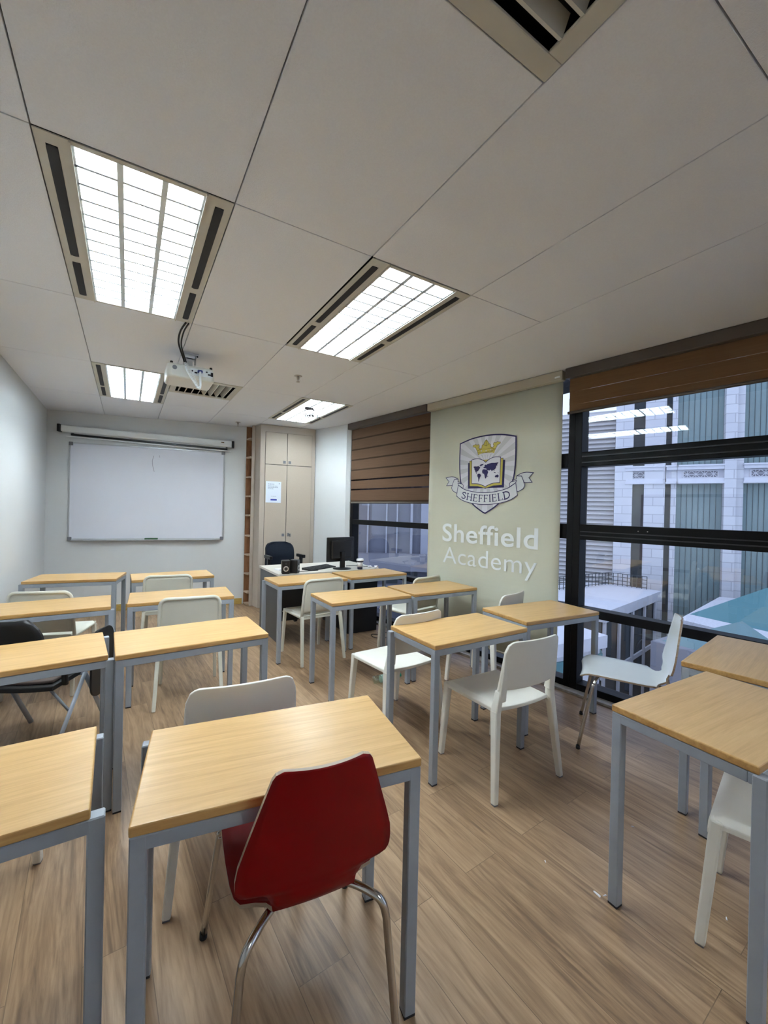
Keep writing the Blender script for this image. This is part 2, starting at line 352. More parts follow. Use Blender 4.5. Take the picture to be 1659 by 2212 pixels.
# margin strip along the windows
ys = [-2.12, .437, 5.568]
for a, b in ((YB, .437), (.437, 6.0)):
    gg = .0045 if b < 1 else g
    x0 = GX[5]
    mb.hexa([(x0+g, a+gg, CEIL), (wx(a)+.1, a+gg, CEIL), (wx(b)+.1, b-gg, CEIL), (x0+g, b-gg, CEIL), (x0+g, a+gg, TZ), (wx(a)+.1, a+gg, TZ), (wx(b)+.1, b-gg, TZ), (x0+g, b-gg, TZ)])
mb.box(XL, GX[5]-g, YB, -2.12-g, CEIL, TZ)
struct(mb.build('ceiling', M['ceil'], bevel=.0012, seg=1))
mb = MB(); mb.box(XL-.1, 4.2, YB-.2, 7.2, CEIL+.17, CEIL+.25)
struct(mb.build('ceiling_plenum', M['dark_gap']))
# walls
H2 = CEIL+.17
mb = MB(); mb.box(XL-.1, XL, YB-.1, 7.1, 0, H2); struct(mb.build('wall_left', M['wall']))
mb = MB(); fbox(mb, -1.0, 2.7, -.1, 0, 0, H2); struct(mb.build('wall_front', M['wall']))
mb = MB(); mb.box(XL, wx(YB)+.2, YB-.1, YB, 0, H2); struct(mb.build('wall_back', M['wall']))
mb = MB(); mb.prism([(2.404, 6.3), (2.404, 5.925), (2.610, 5.285), (2.665, 5.260), (2.80, 5.28), (2.80, 6.3)], 0, H2); struct(mb.build('wall_right', M['wall']))
mb = MB(); wbox(mb, YB, 5.262, -.02, .16, CEIL+.019, H2); struct(mb.build('wall_window_header', M['wall']))
# skirting
mb = MB(); mb.box(XL, XL+.012, YB, 6.82, 0, .085); struct(mb.build('baseboard_left', M['base']))
mb = MB(); fbox(mb, -.885, 1.47, 0, .012, 0, .085); struct(mb.build('baseboard_front', M['base']))
# ------------------------------------------------------------------ windows
def window(n, y0, y1, transoms, zt=2.633):
    root = bpy.data.objects.new('window_%d' % n, None); C.objects.link(root); struct(root)
    mb = MB()
    wbox(mb, y0, y0+.055, .03, .15, 0, zt); wbox(mb, y1-.055, y1, .03, .15, 0, zt)
    wbox(mb, y0+.055, y1-.055, .03, .15, 0, .07); wbox(mb, y0+.055, y1-.055, .03, .15, zt-.05, zt)
    for (a, b, d) in transoms: wbox(mb, y0+.055, y1-.055, .03-d, .14, a, b)
    f = mb.build('window_frame', M['black_frame'], root, bevel=.003, seg=1)
    ed = [.07] + [q for t in transoms for q in t[:2]] + [zt-.05]
    for k in range(0, len(ed), 2):
        mb = MB(); wbox(mb, y0+.05, y1-.05, .085, .091, ed[k]-.004, ed[k+1]+.004); mb.build('pane', M['glass'], root)
    return root
T4 = [(.625, .69, 0), (1.238, 1.362, .0), (1.828, 1.948, .0)]
w = window(1, -.12, 2.10, T4)
# opening sash lines + screws
mb = MB()
for z in (1.268, 1.300, 1.858, 1.905): wbox(mb, -.06, 2.04, .022, .032, z, z+.008)
mb.build('sash_rail', M['dark_plastic'], w)
mb = MB()
for y in (1.62, 1.56): mb.lathe([(.004, 0), (.004, .004)], WP(y, .024, 1.328), 8, axis='x')
mb.build('screw', M['steel'], w)
window(2, 2.10, 3.66, T4)
window(3, 3.66, 5.262, [(.60, .655, 0), (1.236, 1.300, .0), (1.86, 1.93, 0)])
window(4, YB, -.12, T4)
mb = MB(); wbox(mb, YB, 5.25, -.045, .03, 0, .018); struct(mb.build('trim_1', mat('worn_white_sill_strip', (.42, .39, .36), .7, 0, .3, .5, 25)))

# ------------------------------------------------------------------ blinds
def cassette_blind(label, y0, y1, ztop, zcas, zbot, zebra):
    mid = (y0+y1)/2
    t = thing('roller_blind', label, 'blind', WP(mid, 0, zbot)); inv = -Vector(t.location)
    def fin(o): o.location = inv; return o
    mb = MB(); wbox(mb, y0, y1, -.055, .022, zcas, ztop); fin(mb.build('cassette', M['cassette'], t, bevel=.006))
    if not zebra:
        mb = MB(); n = 5
        for k in range(n):
            a = zbot+.018 + (zcas-zbot-.018)*k/n; b = zbot+.018+(zcas-zbot-.018)*(k+1)/n
            wbox(mb, y0+.02, y1-.02, -.010-.003*(k % 2), -.008-.003*(k % 2), a, b)
        fin(mb.build('blind_fabric', M['blind'], t))
    else:
        zs = []
        z = zcas; bands = MB(); gaps = MB(); sheer = MB(); k = 0
        edges = [2.545, 2.40, 2.255, 2.115, 1.975, 1.835, 1.705, 1.545]
        for k in range(len(edges)-1):
            a = edges[k+1]; b = edges[k]
            wbox(bands, y0-.045, y1-.02, .008, .012, a+.020, b)
            (wbox(gaps, y0-.045, y1-.02, .012, .015, a, a+.020) if k < 4 or k == 6 else wbox(sheer, y0-.045, y1-.02, .012, .015, a, a+.020))
        fin(bands.build('opaque_band', M['blind_left'], t)); fin(gaps.build('dark_band', M['blind_dark'], t)); fin(sheer.build('sheer_band', M['blind_sheer'], t))
    mb = MB(); ob_, ya_ = (.012, y0-.045) if zebra else (-.012, y0+.01)
    mb.tube([WP(ya_, ob_, zbot+.010), WP(y1-.01, ob_, zbot+.010)], .012, 10); fin(mb.build('bottom_bar', M['cassette'], t))
    return t
cassette_blind('brown roller blind raised high over the wide right window, plain fabric', -.10, 2.155, CEIL-.002, 2.548, 2.262, False)
cassette_blind('brown banded roller blind half lowered over the window beside the teacher desk', 3.727, 5.245, CEIL-.002, 2.55, 1.525, True)
# ------------------------------------------------------------------ banner blind with emblem
y0, y1 = 2.185, 3.722
t = thing('banner_blind', 'beige banner roller blind printed with a shield crest and academy name', 'banner', WP(2.95, 0, .13)); inv = -Vector(t.location)
def fin(o, p=None): o.location = inv; return o
mb = MB(); wbox(mb, y0, y1, -.05, .02, 2.548, CEIL-.002); fin(mb.build('cassette', M['banner_cas'], t, bevel=.01))
mb = MB()
def bf(u, v):
    y = y0+.012 + (y1-y0-.024)*u; z = .14 + (2.55-.14)*v
    return WP(y, -.004*math.sin(u*9)*(1-v)*.8, z), -WNrm
mb.slab(bf, 24, 6, .0015); fin(mb.build('fabric', M['banner'], t))
mb = MB(); mb.tube([WP(y0+.014, -.002, .135), WP(y1-.014, -.002, .135)], .010, 8); fin(mb.build('hem_bar', M['banner_cas'], t))
mb = MB(); wbox(mb, y0+.015, y0+.06, -.053, -.050, 2.570, 2.584); fin(mb.build('tag', M['letter_white'], t))
# emblem space: a to the right (metres), z up; layer k
def E(a, z, k): return WP(2.949 - a*.9903, -.0065-.0006*k, z)
def epoly(mb, pts, k, mi=0): mb.poly([E(a, z, k) for a, z in pts], mi)
def estroke(mb, pts, w, k, closed=False, mi=0):
    n = len(pts)
    for i in range(n if closed else n-1):
        a = Vector(pts[i]); b = Vector(pts[(i+1) % n]); d = (b-a)
        if d.length < 1e-6: continue
        d.normalize(); q = Vector((-d.y, d.x))*w/2; e = d*w*.35; a2 = a-e; b2 = b+e
        epoly(mb, [a2+q, b2+q, b2-q, a2-q], k + (i % 2)*.15, mi)
def smooth_pts(pts, n=6, closed=False):
    out = []; m_ = len(pts); P = [Vector(p) for p in pts]
    rng = range(m_ if closed else m_-1)
    for i in rng:
        p0 = P[i-1] if (closed or i > 0) else P[i]; p1 = P[i]; p2 = P[(i+1) % m_]; p3 = P[(i+2) % m_] if (closed or i+2 < m_) else P[(i+1) % m_]
        for k in range(n):
            s_ = k/n
            out.append(tuple(.5*((2*p1)+(-p0+p2)*s_+(2*p0-5*p1+4*p2-p3)*s_*s_+(-p0+3*p1-3*p2+p3)*s_**3)))
    if not closed: out.append(tuple(P[-1]))
    return out
top = smooth_pts([(-.327, 2.143), (-.173, 2.178), (0, 2.190), (.173, 2.178), (.327, 2.143)])
sd = smooth_pts([(.327, 2.143), (.329, 1.96), (.318, 1.80), (.285, 1.68), (.22, 1.585), (.12, 1.50), (.005, 1.433)])
sh = top + sd[1:] + [(-a, z) for a, z in sd[::-1][1:-1]]
mb = MB(); epoly(mb, sh, 0); fin(mb.build('shield_field', M['print_white'], t, recalc=False))
mb = MB()
cc = (0, 1.90)
def inside(a, z):
    c_ = False; n = len(sh)
    for i in range(n):
        x1_, y1_ = sh[i]; x2_, y2_ = sh[(i+1) % n]
        if (y1_ > z) != (y2_ > z) and a < (x2_-x1_)*(z-y1_)/(y2_-y1_)+x1_: c_ = not c_
    return c_
def rimr(ang):
    r_ = .02
    while inside(cc[0]+r_*math.cos(ang), cc[1]+r_*math.sin(ang)): r_ += .003
    return r_-.006
for k in range(20):
    a0 = R(k*18+4); a1 = R(k*18+13.5)
    n = 4; outer = [(cc[0]+rimr(a0+(a1-a0)*i/n)*math.cos(a0+(a1-a0)*i/n), cc[1]+rimr(a0+(a1-a0)*i/n)*math.sin(a0+(a1-a0)*i/n)) for i in range(n+1)]
    epoly(mb, [(cc[0]+.04*math.cos(a0), cc[1]+.04*math.sin(a0))] + outer, 1)
fin(mb.build('sun_rays', M['print_grey'], t, recalc=False))
mb = MB(); estroke(mb, sh, .013, 2, True); fin(mb.build('shield_outline', M['navy'], t, recalc=False))
# book
pgt = smooth_pts([(-.170, 1.966), (-.10, 1.972), (-.04, 1.955), (0, 1.928)], 5)
page = pgt + [(-a, z) for a, z in pgt[::-1][1:]] + smooth_pts([(.165, 1.726), (.09, 1.722), (.03, 1.705), (0, 1.690)], 5) + smooth_pts([(0, 1.690), (-.03, 1.705), (-.09, 1.722), (-.165, 1.726)], 5)[1:]
mb = MB(); epoly(mb, [(-.218, 1.937), (.218, 1.937), (.212, 1.678), (.02, 1.678), (0, 1.672), (-.02, 1.678), (-.212, 1.678)], 3); fin(mb.build('book_cover', M['navy'], t, recalc=False))
mb = MB(); epoly(mb, [(-.198, 1.955), (.198, 1.955), (.192, 1.703), (.09, 1.699), (.02, 1.682), (-.02, 1.682), (-.09, 1.699), (-.192, 1.703)], 4); fin(mb.build('page_edges', M['gold'], t, recalc=False))
mb = MB(); epoly(mb, page, 5); fin(mb.build('open_pages', M['print_white'], t, recalc=False))
mb = MB(); estroke(mb, page, .006, 6, True); estroke(mb, [(-.198, 1.955), (-.192, 1.703)], .004, 6); estroke(mb, [(.198, 1.955), (.192, 1.703)], .004, 6)
estroke(mb, [(-.198, 1.955), (-.172, 1.955)], .004, 6); estroke(mb, [(.198, 1.955), (.172, 1.955)], .004, 6)
conts = [  # crop-pixel outlines of the printed continents, mapped onto the page
 [(512,528),(530,522),(560,528),(585,524),(597,535),(608,545),(600,560),(590,575),(582,590),(570,598),(560,600),(555,612),(545,605),(540,588),(530,570),(526,545)],
 [(545,612),(560,612),(568,628),(560,630)],
 [(608,505),(640,499),(660,500),(645,512),(632,522),(622,525),(615,515)],[(598,512),(612,508),(618,530),(605,528)],
 [(572,640),(590,632),(605,640),(622,655),(618,670),(608,685),(603,705),(598,720),(592,748),(585,745),(586,720),(582,690),(570,665)],
 [(638,585),(655,575),(672,580),(690,585),(703,595),(712,615),(718,618),(710,640),(705,660),(700,685),(688,708),(680,712),(672,690),(668,665),(662,645),(640,632),(634,610)],
 [(707,678),(716,672),(713,690),(707,692)],
 [(650,560),(655,545),(668,540),(664,525),(675,512),(690,520),(700,510),(730,502),(760,498),(800,502),(845,502),(840,515),(828,520),(832,540),(818,545),(816,565),(805,590),(790,598),(800,615),(790,610),(778,600),(768,610),(762,618),(755,600),(745,592),(735,598),(728,605),(715,595),(708,600),(700,590),(690,580),(690,570),(670,566)],
 [(785,628),(800,632),(815,640),(808,645),(792,638)],[(835,640),(850,645),(848,652)],
 [(802,690),(815,675),(828,672),(840,668),(852,685),(850,700),(840,712),(825,705),(808,706)],
]
for cpts in conts:
    q = [(-.150+(x-512)*(.301/338), 1.912-(y-500)*(.170/248) + (x-512)*.00002) for x, y in cpts]
    epoly(mb, q, 6)
fin(mb.build('world_map', M['navy'], t, recalc=False))
# crown
def mir(pts): return pts + [(-a, z) for a, z in pts[::-1]]
crown_out = mir([(-.094, 2.010), (-.106, 2.045), (-.118, 2.066), (-.130, 2.086), (-.160, 2.094), (-.163, 2.108), (-.140, 2.112), (-.126, 2.118), (-.112, 2.106), (-.100, 2.112), (-.086, 2.108), (-.082, 2.094), (-.092, 2.082), (-.078, 2.066), (-.062, 2.068), (-.050, 2.080), (-.052, 2.094), (-.044, 2.104), (-.030, 2.106), (-.024, 2.122), (-.010, 2.140), (-.002, 2.148)])
mb = MB(); epoly(mb, crown_out, 3); 
fin(mb.build('crown', M['gold'], t, recalc=False))
mb = MB(); estroke(mb, crown_out[:-1], .0035, 4, True); estroke(mb, smooth_pts([(-.10, 2.032), (0, 2.022), (.10, 2.032)]), .003, 4); estroke(mb, [(0, 2.145), (0, 2.085)], .003, 4); estroke(mb, [(-.03, 2.10), (0, 2.09), (.03, 2.10)], .003, 4)
estroke(mb, smooth_pts([(-.104, 2.052), (-.05, 2.062), (0, 2.058), (.05, 2.062), (.104, 2.052)]), .003, 4)
fin(mb.build('crown_outline', M['brown_line'], t, recalc=False))
mb = MB(); epoly(mb, smooth_pts([(-.085, 2.014), (0, 2.000), (.085, 2.014), (0, 2.020)], 5, True), 5)
for a, z in ((-.055, 2.045), (0, 2.042), (.055, 2.045)): epoly(mb, [(a-.009, z), (a, z-.009), (a+.009, z), (a, z+.009)], 5)
fin(mb.build('crown_gems', M['print_white'], t, recalc=False))
# ribbon
rt_ = smooth_pts([(-.338, 1.718), (-.253, 1.670), (-.119, 1.641), (0, 1.633), (.119, 1.641), (.253, 1.670), (.338, 1.718)], 5)
rb_ = smooth_pts([(-.358, 1.604), (-.28, 1.560), (-.16, 1.530), (0, 1.518), (.16, 1.530), (.28, 1.560), (.358, 1.604)], 5)
mw = MB(); mn = MB()
for s_ in (-1, 1):
    f = lambda L_: [(a*s_, z) for a, z in L_]
    tail = f(smooth_pts([(.512, 1.800), (.44, 1.808), (.39, 1.800), (.345, 1.780)], 4) + [(.345, 1.752), (.40, 1.735), (.427, 1.716), (.502, 1.716), (.468, 1.758)])
    epoly(mw, tail, 3); estroke(mn, tail, .006, 4, True)
    curl = f([(.345, 1.780), (.395, 1.776), (.412, 1.74), (.430, 1.690), (.415, 1.662), (.362, 1.634), (.330, 1.66), (.338, 1.72), (.30, 1.745), (.345, 1.752)])
    epoly(mw, curl, 5); estroke(mn, curl, .006, 6, True)
    fold = f([(.275, 1.682), (.272, 1.715), (.29, 1.728), (.345, 1.738), (.338, 1.718)])
    epoly(mw, fold, 6.5); estroke(mn, fold, .006, 7, True)
band = rt_ + rb_[::-1]
epoly(mw, band, 7.5); estroke(mn, band, .0065, 8.2, True)
fin(mw.build('ribbon', M['ribbon_white'], t, recalc=False)); 
# serif word SHEFFIELD on the curved ribbon
glyph = {
 'S': [[(.42,.80),(.36,.93),(.22,.97),(.10,.90),(.07,.76),(.16,.63),(.30,.50),(.40,.36),(.38,.15),(.24,.03),(.10,.06),(.05,.20)]],
 'H': [[(.08,0),(.08,1)],[(.50,0),(.50,1)],[(.08,.5),(.50,.5)],[(0,0),(.17,0)],[(0,1),(.17,1)],[(.41,0),(.59,0)],[(.41,1),(.59,1)]],
 'E': [[(.08,0),(.08,1)],[(0,0),(.42,0),(.42,.16)],[(0,1),(.40,1),(.40,.85)],[(.08,.52),(.32,.52)],[(.32,.44),(.32,.60)]],
 'F': [[(.08,0),(.08,1)],[(0,0),(.18,0)],[(0,1),(.40,1),(.40,.85)],[(.08,.52),(.32,.52)],[(.32,.44),(.32,.60)]],
 'I': [[(.08,0),(.08,1)],[(0,0),(.17,0)],[(0,1),(.17,1)]],
 'L': [[(.08,0),(.08,1)],[(0,0),(.42,0),(.42,.18)],[(0,1),(.17,1)]],
 'D': [[(.08,0),(.08,1)],[(0,1),(.28,1),(.45,.88),(.54,.68),(.54,.36),(.45,.13),(.28,0),(0,0)]],
}
adv = {'S': .58, 'H': .72, 'E': .58, 'F': .55, 'I': .30, 'L': .55, 'D': .66}
word = 'SHEFFIELD'; tot = sum(adv[c_] for c_ in word); wtot = .590; cur = -wtot/2
hgt = .064
for ch in word:
    wch = adv[ch]/tot*wtot; sc_ = wch/adv[ch]; mid = cur + wch*.45
    zb = 1.545 + (mid/.295)**2*.040; sl = 2*.040*mid/.295**2
    for st_i, st in enumerate(glyph[ch]):
        pts = []
        for gx_, gy_ in (smooth_pts(st, 3) if ch == 'S' else st):
            lx = (gx_*sc_) - wch*.45; ly = gy_*hgt
            pts.append((mid + lx - ly*sl, zb + ly + lx*sl))
        thick = .0105 if (st_i == 0) or (ch == 'H' and st_i == 1) or (ch == 'D' and st_i == 1) else .005
        if ch == 'S': thick = .0095
        estroke(mn, pts, thick, 9)
    cur += wch
fin(mn.build('ribbon_lettering', M['navy'], t, recalc=False))
def text_obj(name, body, width, height, mt, bold=0., mirror=False):
    cu = bpy.data.curves.new(name, 'FONT'); cu.body = body; cu.size = 1; cu.offset = bold; cu.resolution_u = 6; cu.space_character = 1.04; cu.fill_mode = 'FRONT'
    o = bpy.data.objects.new(name, cu); C.objects.link(o); bpy.context.view_layer.update()
    me = bpy.data.meshes.new_from_object(o.evaluated_get(bpy.context.evaluated_depsgraph_get())); bpy.data.objects.remove(o)
    xs = [v.co.x for v in me.vertices]; ys_ = [v.co.y for v in me.vertices]
    w_ = max(xs)-min(xs); h_ = max(ys_)-min(ys_); x0_ = min(xs)
    for v in me.vertices:
        v.co.x = (v.co.x-x0_)/w_*width; v.co.y = v.co.y/ (h_ if height is None else 1)*(1 if height is None else height)
        if mirror: v.co.x = -v.co.x
    par = list(range(len(me.vertices)))
    def fnd(i):
        while par[i] != i: par[i] = par[par[i]]; i = par[i]
        return i
    for e_ in me.edges: par[fnd(e_.vertices[0])] = fnd(e_.vertices[1])
    ids = {}
    for v in me.vertices:
        k_ = ids.setdefault(fnd(v.index), len(ids)); v.co.z = .0004*(k_ % 2)
    me.materials.append(mt); r_ = bpy.data.objects.new(name, me); C.objects.link(r_); return r_
def place_wall_text(o, a_left, zbase, k):
    p = E(a_left, zbase, k); ax = -WD; n = -WNrm
    mtx = Matrix((ax, Vector((0, 0, 1)), n)).transposed().to_4x4(); mtx.translation = p - Vector(t.location)
    o.parent = t; o.matrix_local = mtx
place_wall_text(text_obj('lettering', 'Sheffield', 1.115, .262, M['letter_white'], .014), -.545, 1.130, 1)
place_wall_text(text_obj('lettering', 'Academy', 1.095, .247, M['letter_white'], -.002), -.53, .899, 1)

# ------------------------------------------------------------------ ceiling fixtures
def make_light():
    w_, l_ = .622, 1.281
    t = thing('ceiling_light', '', 'light', (0, 0, 0))
    z0 = -.004; hw = w_/2-.003; hl = l_/2-.003; iw = .212; il = hl-.018
    mb = MB()
    for s_ in (-1, 1):
        x0_, x1_ = sorted((s_*iw, s_*hw)); 
        # flange with slots cut: strips around slots
        sx0, sx1 = sorted((s_*(.264-.017), s_*(.264+.017)))
        mb.box(x0_, sx0, -hl, hl, z0, z0+.004); mb.box(sx1, x1_, -hl, hl, z0, z0+.004)
        for a, b in ((-hl, -.585), (.145, .205), (.585, hl)): mb.box(sx0, sx1, a, b, z0, z0+.004)
    mb.box(-iw, iw, -hl, -il, z0, z0+.004); mb.box(-iw, iw, il, hl, z0, z0+.004)
    for x in (-iw, iw): mb.box(x-.003, x+.003, -hl, hl, z0-.006, z0+.002)
    mb.build('trim_frame', M['fix'], t)
    for s_ in (-1, 1):
        for a, b in ((-.585, .145), (.205, .585)):
            mb = MB(); x = s_*.264
            pts = [(x+.017*math.cos(R(q)), b-.017+.017*math.sin(R(q))) for q in range(0, 181, 30)] + [(x+.017*math.cos(R(q)), a+.017+.017*math.sin(R(q))) for q in range(180, 361, 30)]
            mb.prism(pts, z0-.0015, z0+.003); mb.build('air_slot', M['slot'], t)
    # reflector box
    mb = MB(); zt = .10
    mb.box(-iw, -iw+.003, -il, il, z0, zt); mb.box(iw-.003, iw, -il, il, z0, zt); mb.box(-iw, iw, -il, -il+.003, z0, zt); mb.box(-iw, iw, il-.003, il, z0, zt); mb.box(-iw, iw, -il, il, zt, zt+.003)
    mb.build('reflector', M['louver'], t)
    # louvre: three bays, cross blades
    mb = MB()
    for x in (-.071, .071): 
        mb.hexa([(x-.010, -il, z0-.001), (x+.010, -il, z0-.001), (x+.010, il, z0-.001), (x-.010, il, z0-.001), (x-.002, -il, z0+.030), (x+.002, -il, z0+.030), (x+.002, il, z0+.030), (x-.002, il, z0+.030)])
    for x in (-iw+.006, iw-.006):
        mb.box(x-.005, x+.005, -il, il, z0, z0+.030)
    nb = 13
    for k in range(1, nb):
        y = -il + 2*il*k/nb
        for bay in (-1, 0, 1):
            xa = -iw+.008 + (bay+1)*.125 ; xb = xa + .108
            xa = bay*.142-.064; xb = bay*.142+.064
            mb.hexa([(xa, y-.006, z0), (xb, y-.006, z0), (xb, y+.006, z0), (xa, y+.006, z0), (xa, y-.0015, z0+.026), (xb, y-.0015, z0+.026), (xb, y+.0015, z0+.026), (xa, y+.0015, z0+.026)])
    mb.build('louvre', M['blade'], t)
    for x in (-.142, 0, .142):
        mb = MB(); mb.tube([(x, -il+.03, .044), (x, il-.03, .044)], .013, 12); mb.build('tube', M['tube'], t)
    return t
lt = make_light()
def cen(b): return ((b[0]+b[1])/2, (b[2]+b[3])/2, CEIL)
lt.location = cen(LIGHTS[0]); lt['label'] = 'recessed louvred ceiling light nearest the left wall and brightest, large'; lt['group'] = 'recessed louvred ceiling lights'
dup(lt, cen(LIGHTS[1]), 0, 'recessed louvred ceiling light in front of the beige banner, cells clearly visible', 'recessed louvred ceiling lights')
dup(lt, cen(LIGHTS[2]), 0, 'recessed ceiling light beyond the projector, above the whiteboard', 'recessed louvred ceiling lights')
dup(lt, cen(LIGHTS[3]), 0, 'recessed ceiling light above the tall cabinet, with a small ghost mark', 'recessed louvred ceiling lights')
dup(lt, cen(LIGHTS[4]), 0, 'added louvred ceiling light behind the camera, unseen, brightening the near floor', 'recessed louvred ceiling lights')  # added lamp out of view, brightens the near floor and the red chair back
# lens ghost, a mirrored reflection drawn as dark ink under the far light
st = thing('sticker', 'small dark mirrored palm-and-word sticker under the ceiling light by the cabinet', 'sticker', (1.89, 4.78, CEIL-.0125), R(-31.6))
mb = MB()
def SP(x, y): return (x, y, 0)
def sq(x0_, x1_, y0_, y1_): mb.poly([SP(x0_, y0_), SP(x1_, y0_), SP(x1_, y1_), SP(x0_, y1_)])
# ------------------------------------------------------------------ air diffusers
def diffuser(label, b, axis):
    cx_, cy_ = (b[0]+b[1])/2, (b[2]+b[3])/2; hx = (b[1]-b[0])/2-.003; hy = (b[3]-b[2])/2-.003
    t_ = thing('air_diffuser', label, 'vent', (cx_, cy_, CEIL), 0, 'square ceiling air diffusers')
    mb = MB(); f = .055
    mb.box(-hx, hx, -hy, -hy+f, -.006, .004); mb.box(-hx, hx, hy-f, hy, -.006, .004); mb.box(-hx, -hx+f, -hy+f, hy-f, -.006, .004); mb.box(hx-f, hx, -hy+f, hy-f, -.006, .004)
    mb.build('frame', M['fix'], t_, bevel=.004)
    mb = MB(); mb.box(-hx+f-.004, hx-f+.004, -hy+f-.004, hy-f+.004, .05, .054); mb.build('duct_backing', M['slot'], t_)
    n = 8 if hx == hx else 6
    L_ = (hy-f) if axis == 'x' else (hx-f)
    for k in range(n):
        p = -L_ + 2*L_*(k+.35)/n; mb = MB(); s_ = 1 if p < 0 else -1
        if axis == 'x': P = [(-hx+f, p, -.006), (hx-f, p, -.006), (hx-f, p+.010, -.003), (-hx+f, p+.010, -.003), (-hx+f, p+s_*.022, .036), (hx-f, p+s_*.022, .036), (hx-f, p+.010+s_*.022, .040), (-hx+f, p+.010+s_*.022, .040)]
        else: P = [(p, -hy+f, -.006), (p+.010, -hy+f, -.003), (p+.010, hy-f, -.003), (p, hy-f, -.006), (p+s_*.022, -hy+f, .036), (p+.01+s_*.022, -hy+f, .040), (p+.01+s_*.022, hy-f, .040), (p+s_*.022, hy-f, .036)]
        mb.hexa(P); mb.build('blade', M['fix'], t_)
    return t_
diffuser('slatted air diffuser at the top edge, cut off by the picture', VENTS[0], 'x')
diffuser('slatted air diffuser in the ceiling just beyond the projector', VENTS[1], 'y')
# sprinklers
def sprinkler(loc, label):
    t_ = thing('sprinkler', label, 'sprinkler', loc, 0, 'ceiling sprinklers')
    mb = MB(); mb.lathe([(.001, -.003), (.036, -.003), (.036, -.001), (.030, .0)], seg=24); mb.build('escutcheon', M['steel'], t_)
    mb = MB(); mb.lathe([(.010, -.032), (.012, -.03), (.012, -.004)], seg=12); mb.bar((-.009, 0, -.03), (-.006, 0, -.052), .003, .005); mb.bar((.009, 0, -.03), (.006, 0, -.052), .003, .005); mb.lathe([(.016, -.056), (.016, -.053)], seg=16)
    mb.build('sprinkler_head', M['steel'], t_)
sprinkler((1.29, 3.628, CEIL), 'small chrome sprinkler between the projector and the far right light')
sprinkler((1.306, 6.10, CEIL), 'small chrome sprinkler near the tall cabinet')

# ------------------------------------------------------------------ projector
P_ = thing('projector', 'white ceiling projector hanging upside down with ports facing the desks', 'projector', (.397, 3.62, 2.40))
mb = MB()
def rr(hx, hy, r_, n=5):
    o_ = []
    for sx, sy, a0 in ((1, 1, 0), (-1, 1, 90), (-1, -1, 180), (1, -1, 270)):
        for k in range(n+1):
            a = R(a0+90*k/n); o_.append((sx*(hx-r_)+r_*math.cos(a), sy*(hy-r_)+r_*math.sin(a)))
    return o_
mb.prism(rr(.165, .145, .035), 0, .105); mb.build('body', M['proj'], P_, bevel=.018, seg=4)
mb = MB(); mb.lathe([(.016, -.001), (.016, .001)], (-.115, -.146, .070), 20, axis='y'); mb.build('speaker_grille', M['grey_plastic'], P_)
mb = MB(); mb.box(-.01, .15, -.1465, -.143, .035, .085); mb.build('port_panel', M['louver'], P_)
mb = MB()
for x, z, w_ in ((.0, .06, .010), (.02, .05, .02), (.10, .068, .012), (.115, .05, .02)): mb.box(x, x+w_, -.149, -.145, z, z+.010)
mb.box(.135, .152, -.150, -.145, .045, .075); mb.build('port', M['slot'], P_)
mb = MB(); mb.box(.040, .075, -.172, -.145, .055, .075); mb.build('video_plug', M['blue_plug'], P_, bevel=.005)
for x, y in ((-.135, -.12), (.140, -.12), (-.135, .12), (.14, .12)):
    mb = MB(); mb.lathe([(.010, .104), (.010, .118), (.007, .120)], (x, y, 0), 12); mb.build('foot', M['foot'], P_)
mb = MB(); mb.lathe([(.032, .1455), (.032, .158), (.028, .160)], (.07, 0, .05), 20, axis='y'); mb.build('lens', M['slot'], P_)
mb = MB(); mb.box(-.03, .03, -.03, .03, .105, .120); mb.box(-.02, .02, -.02, .02, .12, .20); mb.box(-.06, .06, -.045, .045, .222, .2325); mb.box(-.045, -.035, -.02, .02, .15, .225); mb.box(.035, .045, -.02, .02, .15, .225); mb.box(-.045, .045, -.02, .02, .19, .2)
mb.build('ceiling_mount', M['alu'], P_)
mb = MB()
for x, y in ((-.05, -.05), (.05, -.05)): mb.lathe([(.006, -.012), (.006, 0)], (x, y, .215), 8)
mb.build('mount_bolt', M['slot'], P_)
def cable(name, pts, r_, mt, label, cat='cable', n=8, parent=None):
    P3 = [Vector(p) for p in pts]; out = []
    for i in range(len(P3)-1):
        p0 = P3[max(i-1, 0)]; p1 = P3[i]; p2 = P3[i+1]; p3 = P3[min(i+2, len(P3)-1)]
        for k in range(n):
            s_ = k/n; out.append(.5*((2*p1)+(-p0+p2)*s_+(2*p0-5*p1+4*p2-p3)*s_*s_+(-p0+3*p1-3*p2+p3)*s_**3))
    out.append(P3[-1]); mb = MB(); mb.tube(out, r_, 8); o = mb.build(name, mt, parent)
    if label: tag(o, label, cat)
    return o
cable('projector_cable', [(.302, 2.99, CEIL-.008), (.280, 3.10, 2.600), (.285, 3.25, 2.575), (.33, 3.40, 2.525), (.345, 3.42, 2.49)], .006, M['slot'], 'black cable from the air slot of the left light down to the projector')
cable('projector_cable', [(.318, 2.99, CEIL-.010), (.300, 3.10, 2.600), (.302, 3.25, 2.565), (.345, 3.40, 2.515), (.352, 3.41, 2.50)], .005, M['slot'], 'second thinner black cable beside the first above the projector')
cw = cable('wrapped_cable', [(.345, 3.415, 2.50), (.36, 3.405, 2.44), (.40, 3.39, 2.37), (.435, 3.38, 2.315), (.448, 3.385, 2.335), (.452, 3.42, 2.39), (.455, 3.452, 2.46)], .008, M['wrap'], 'cables bundled in white spiral wrap looping below the projector')
mb = MB(); sp = []
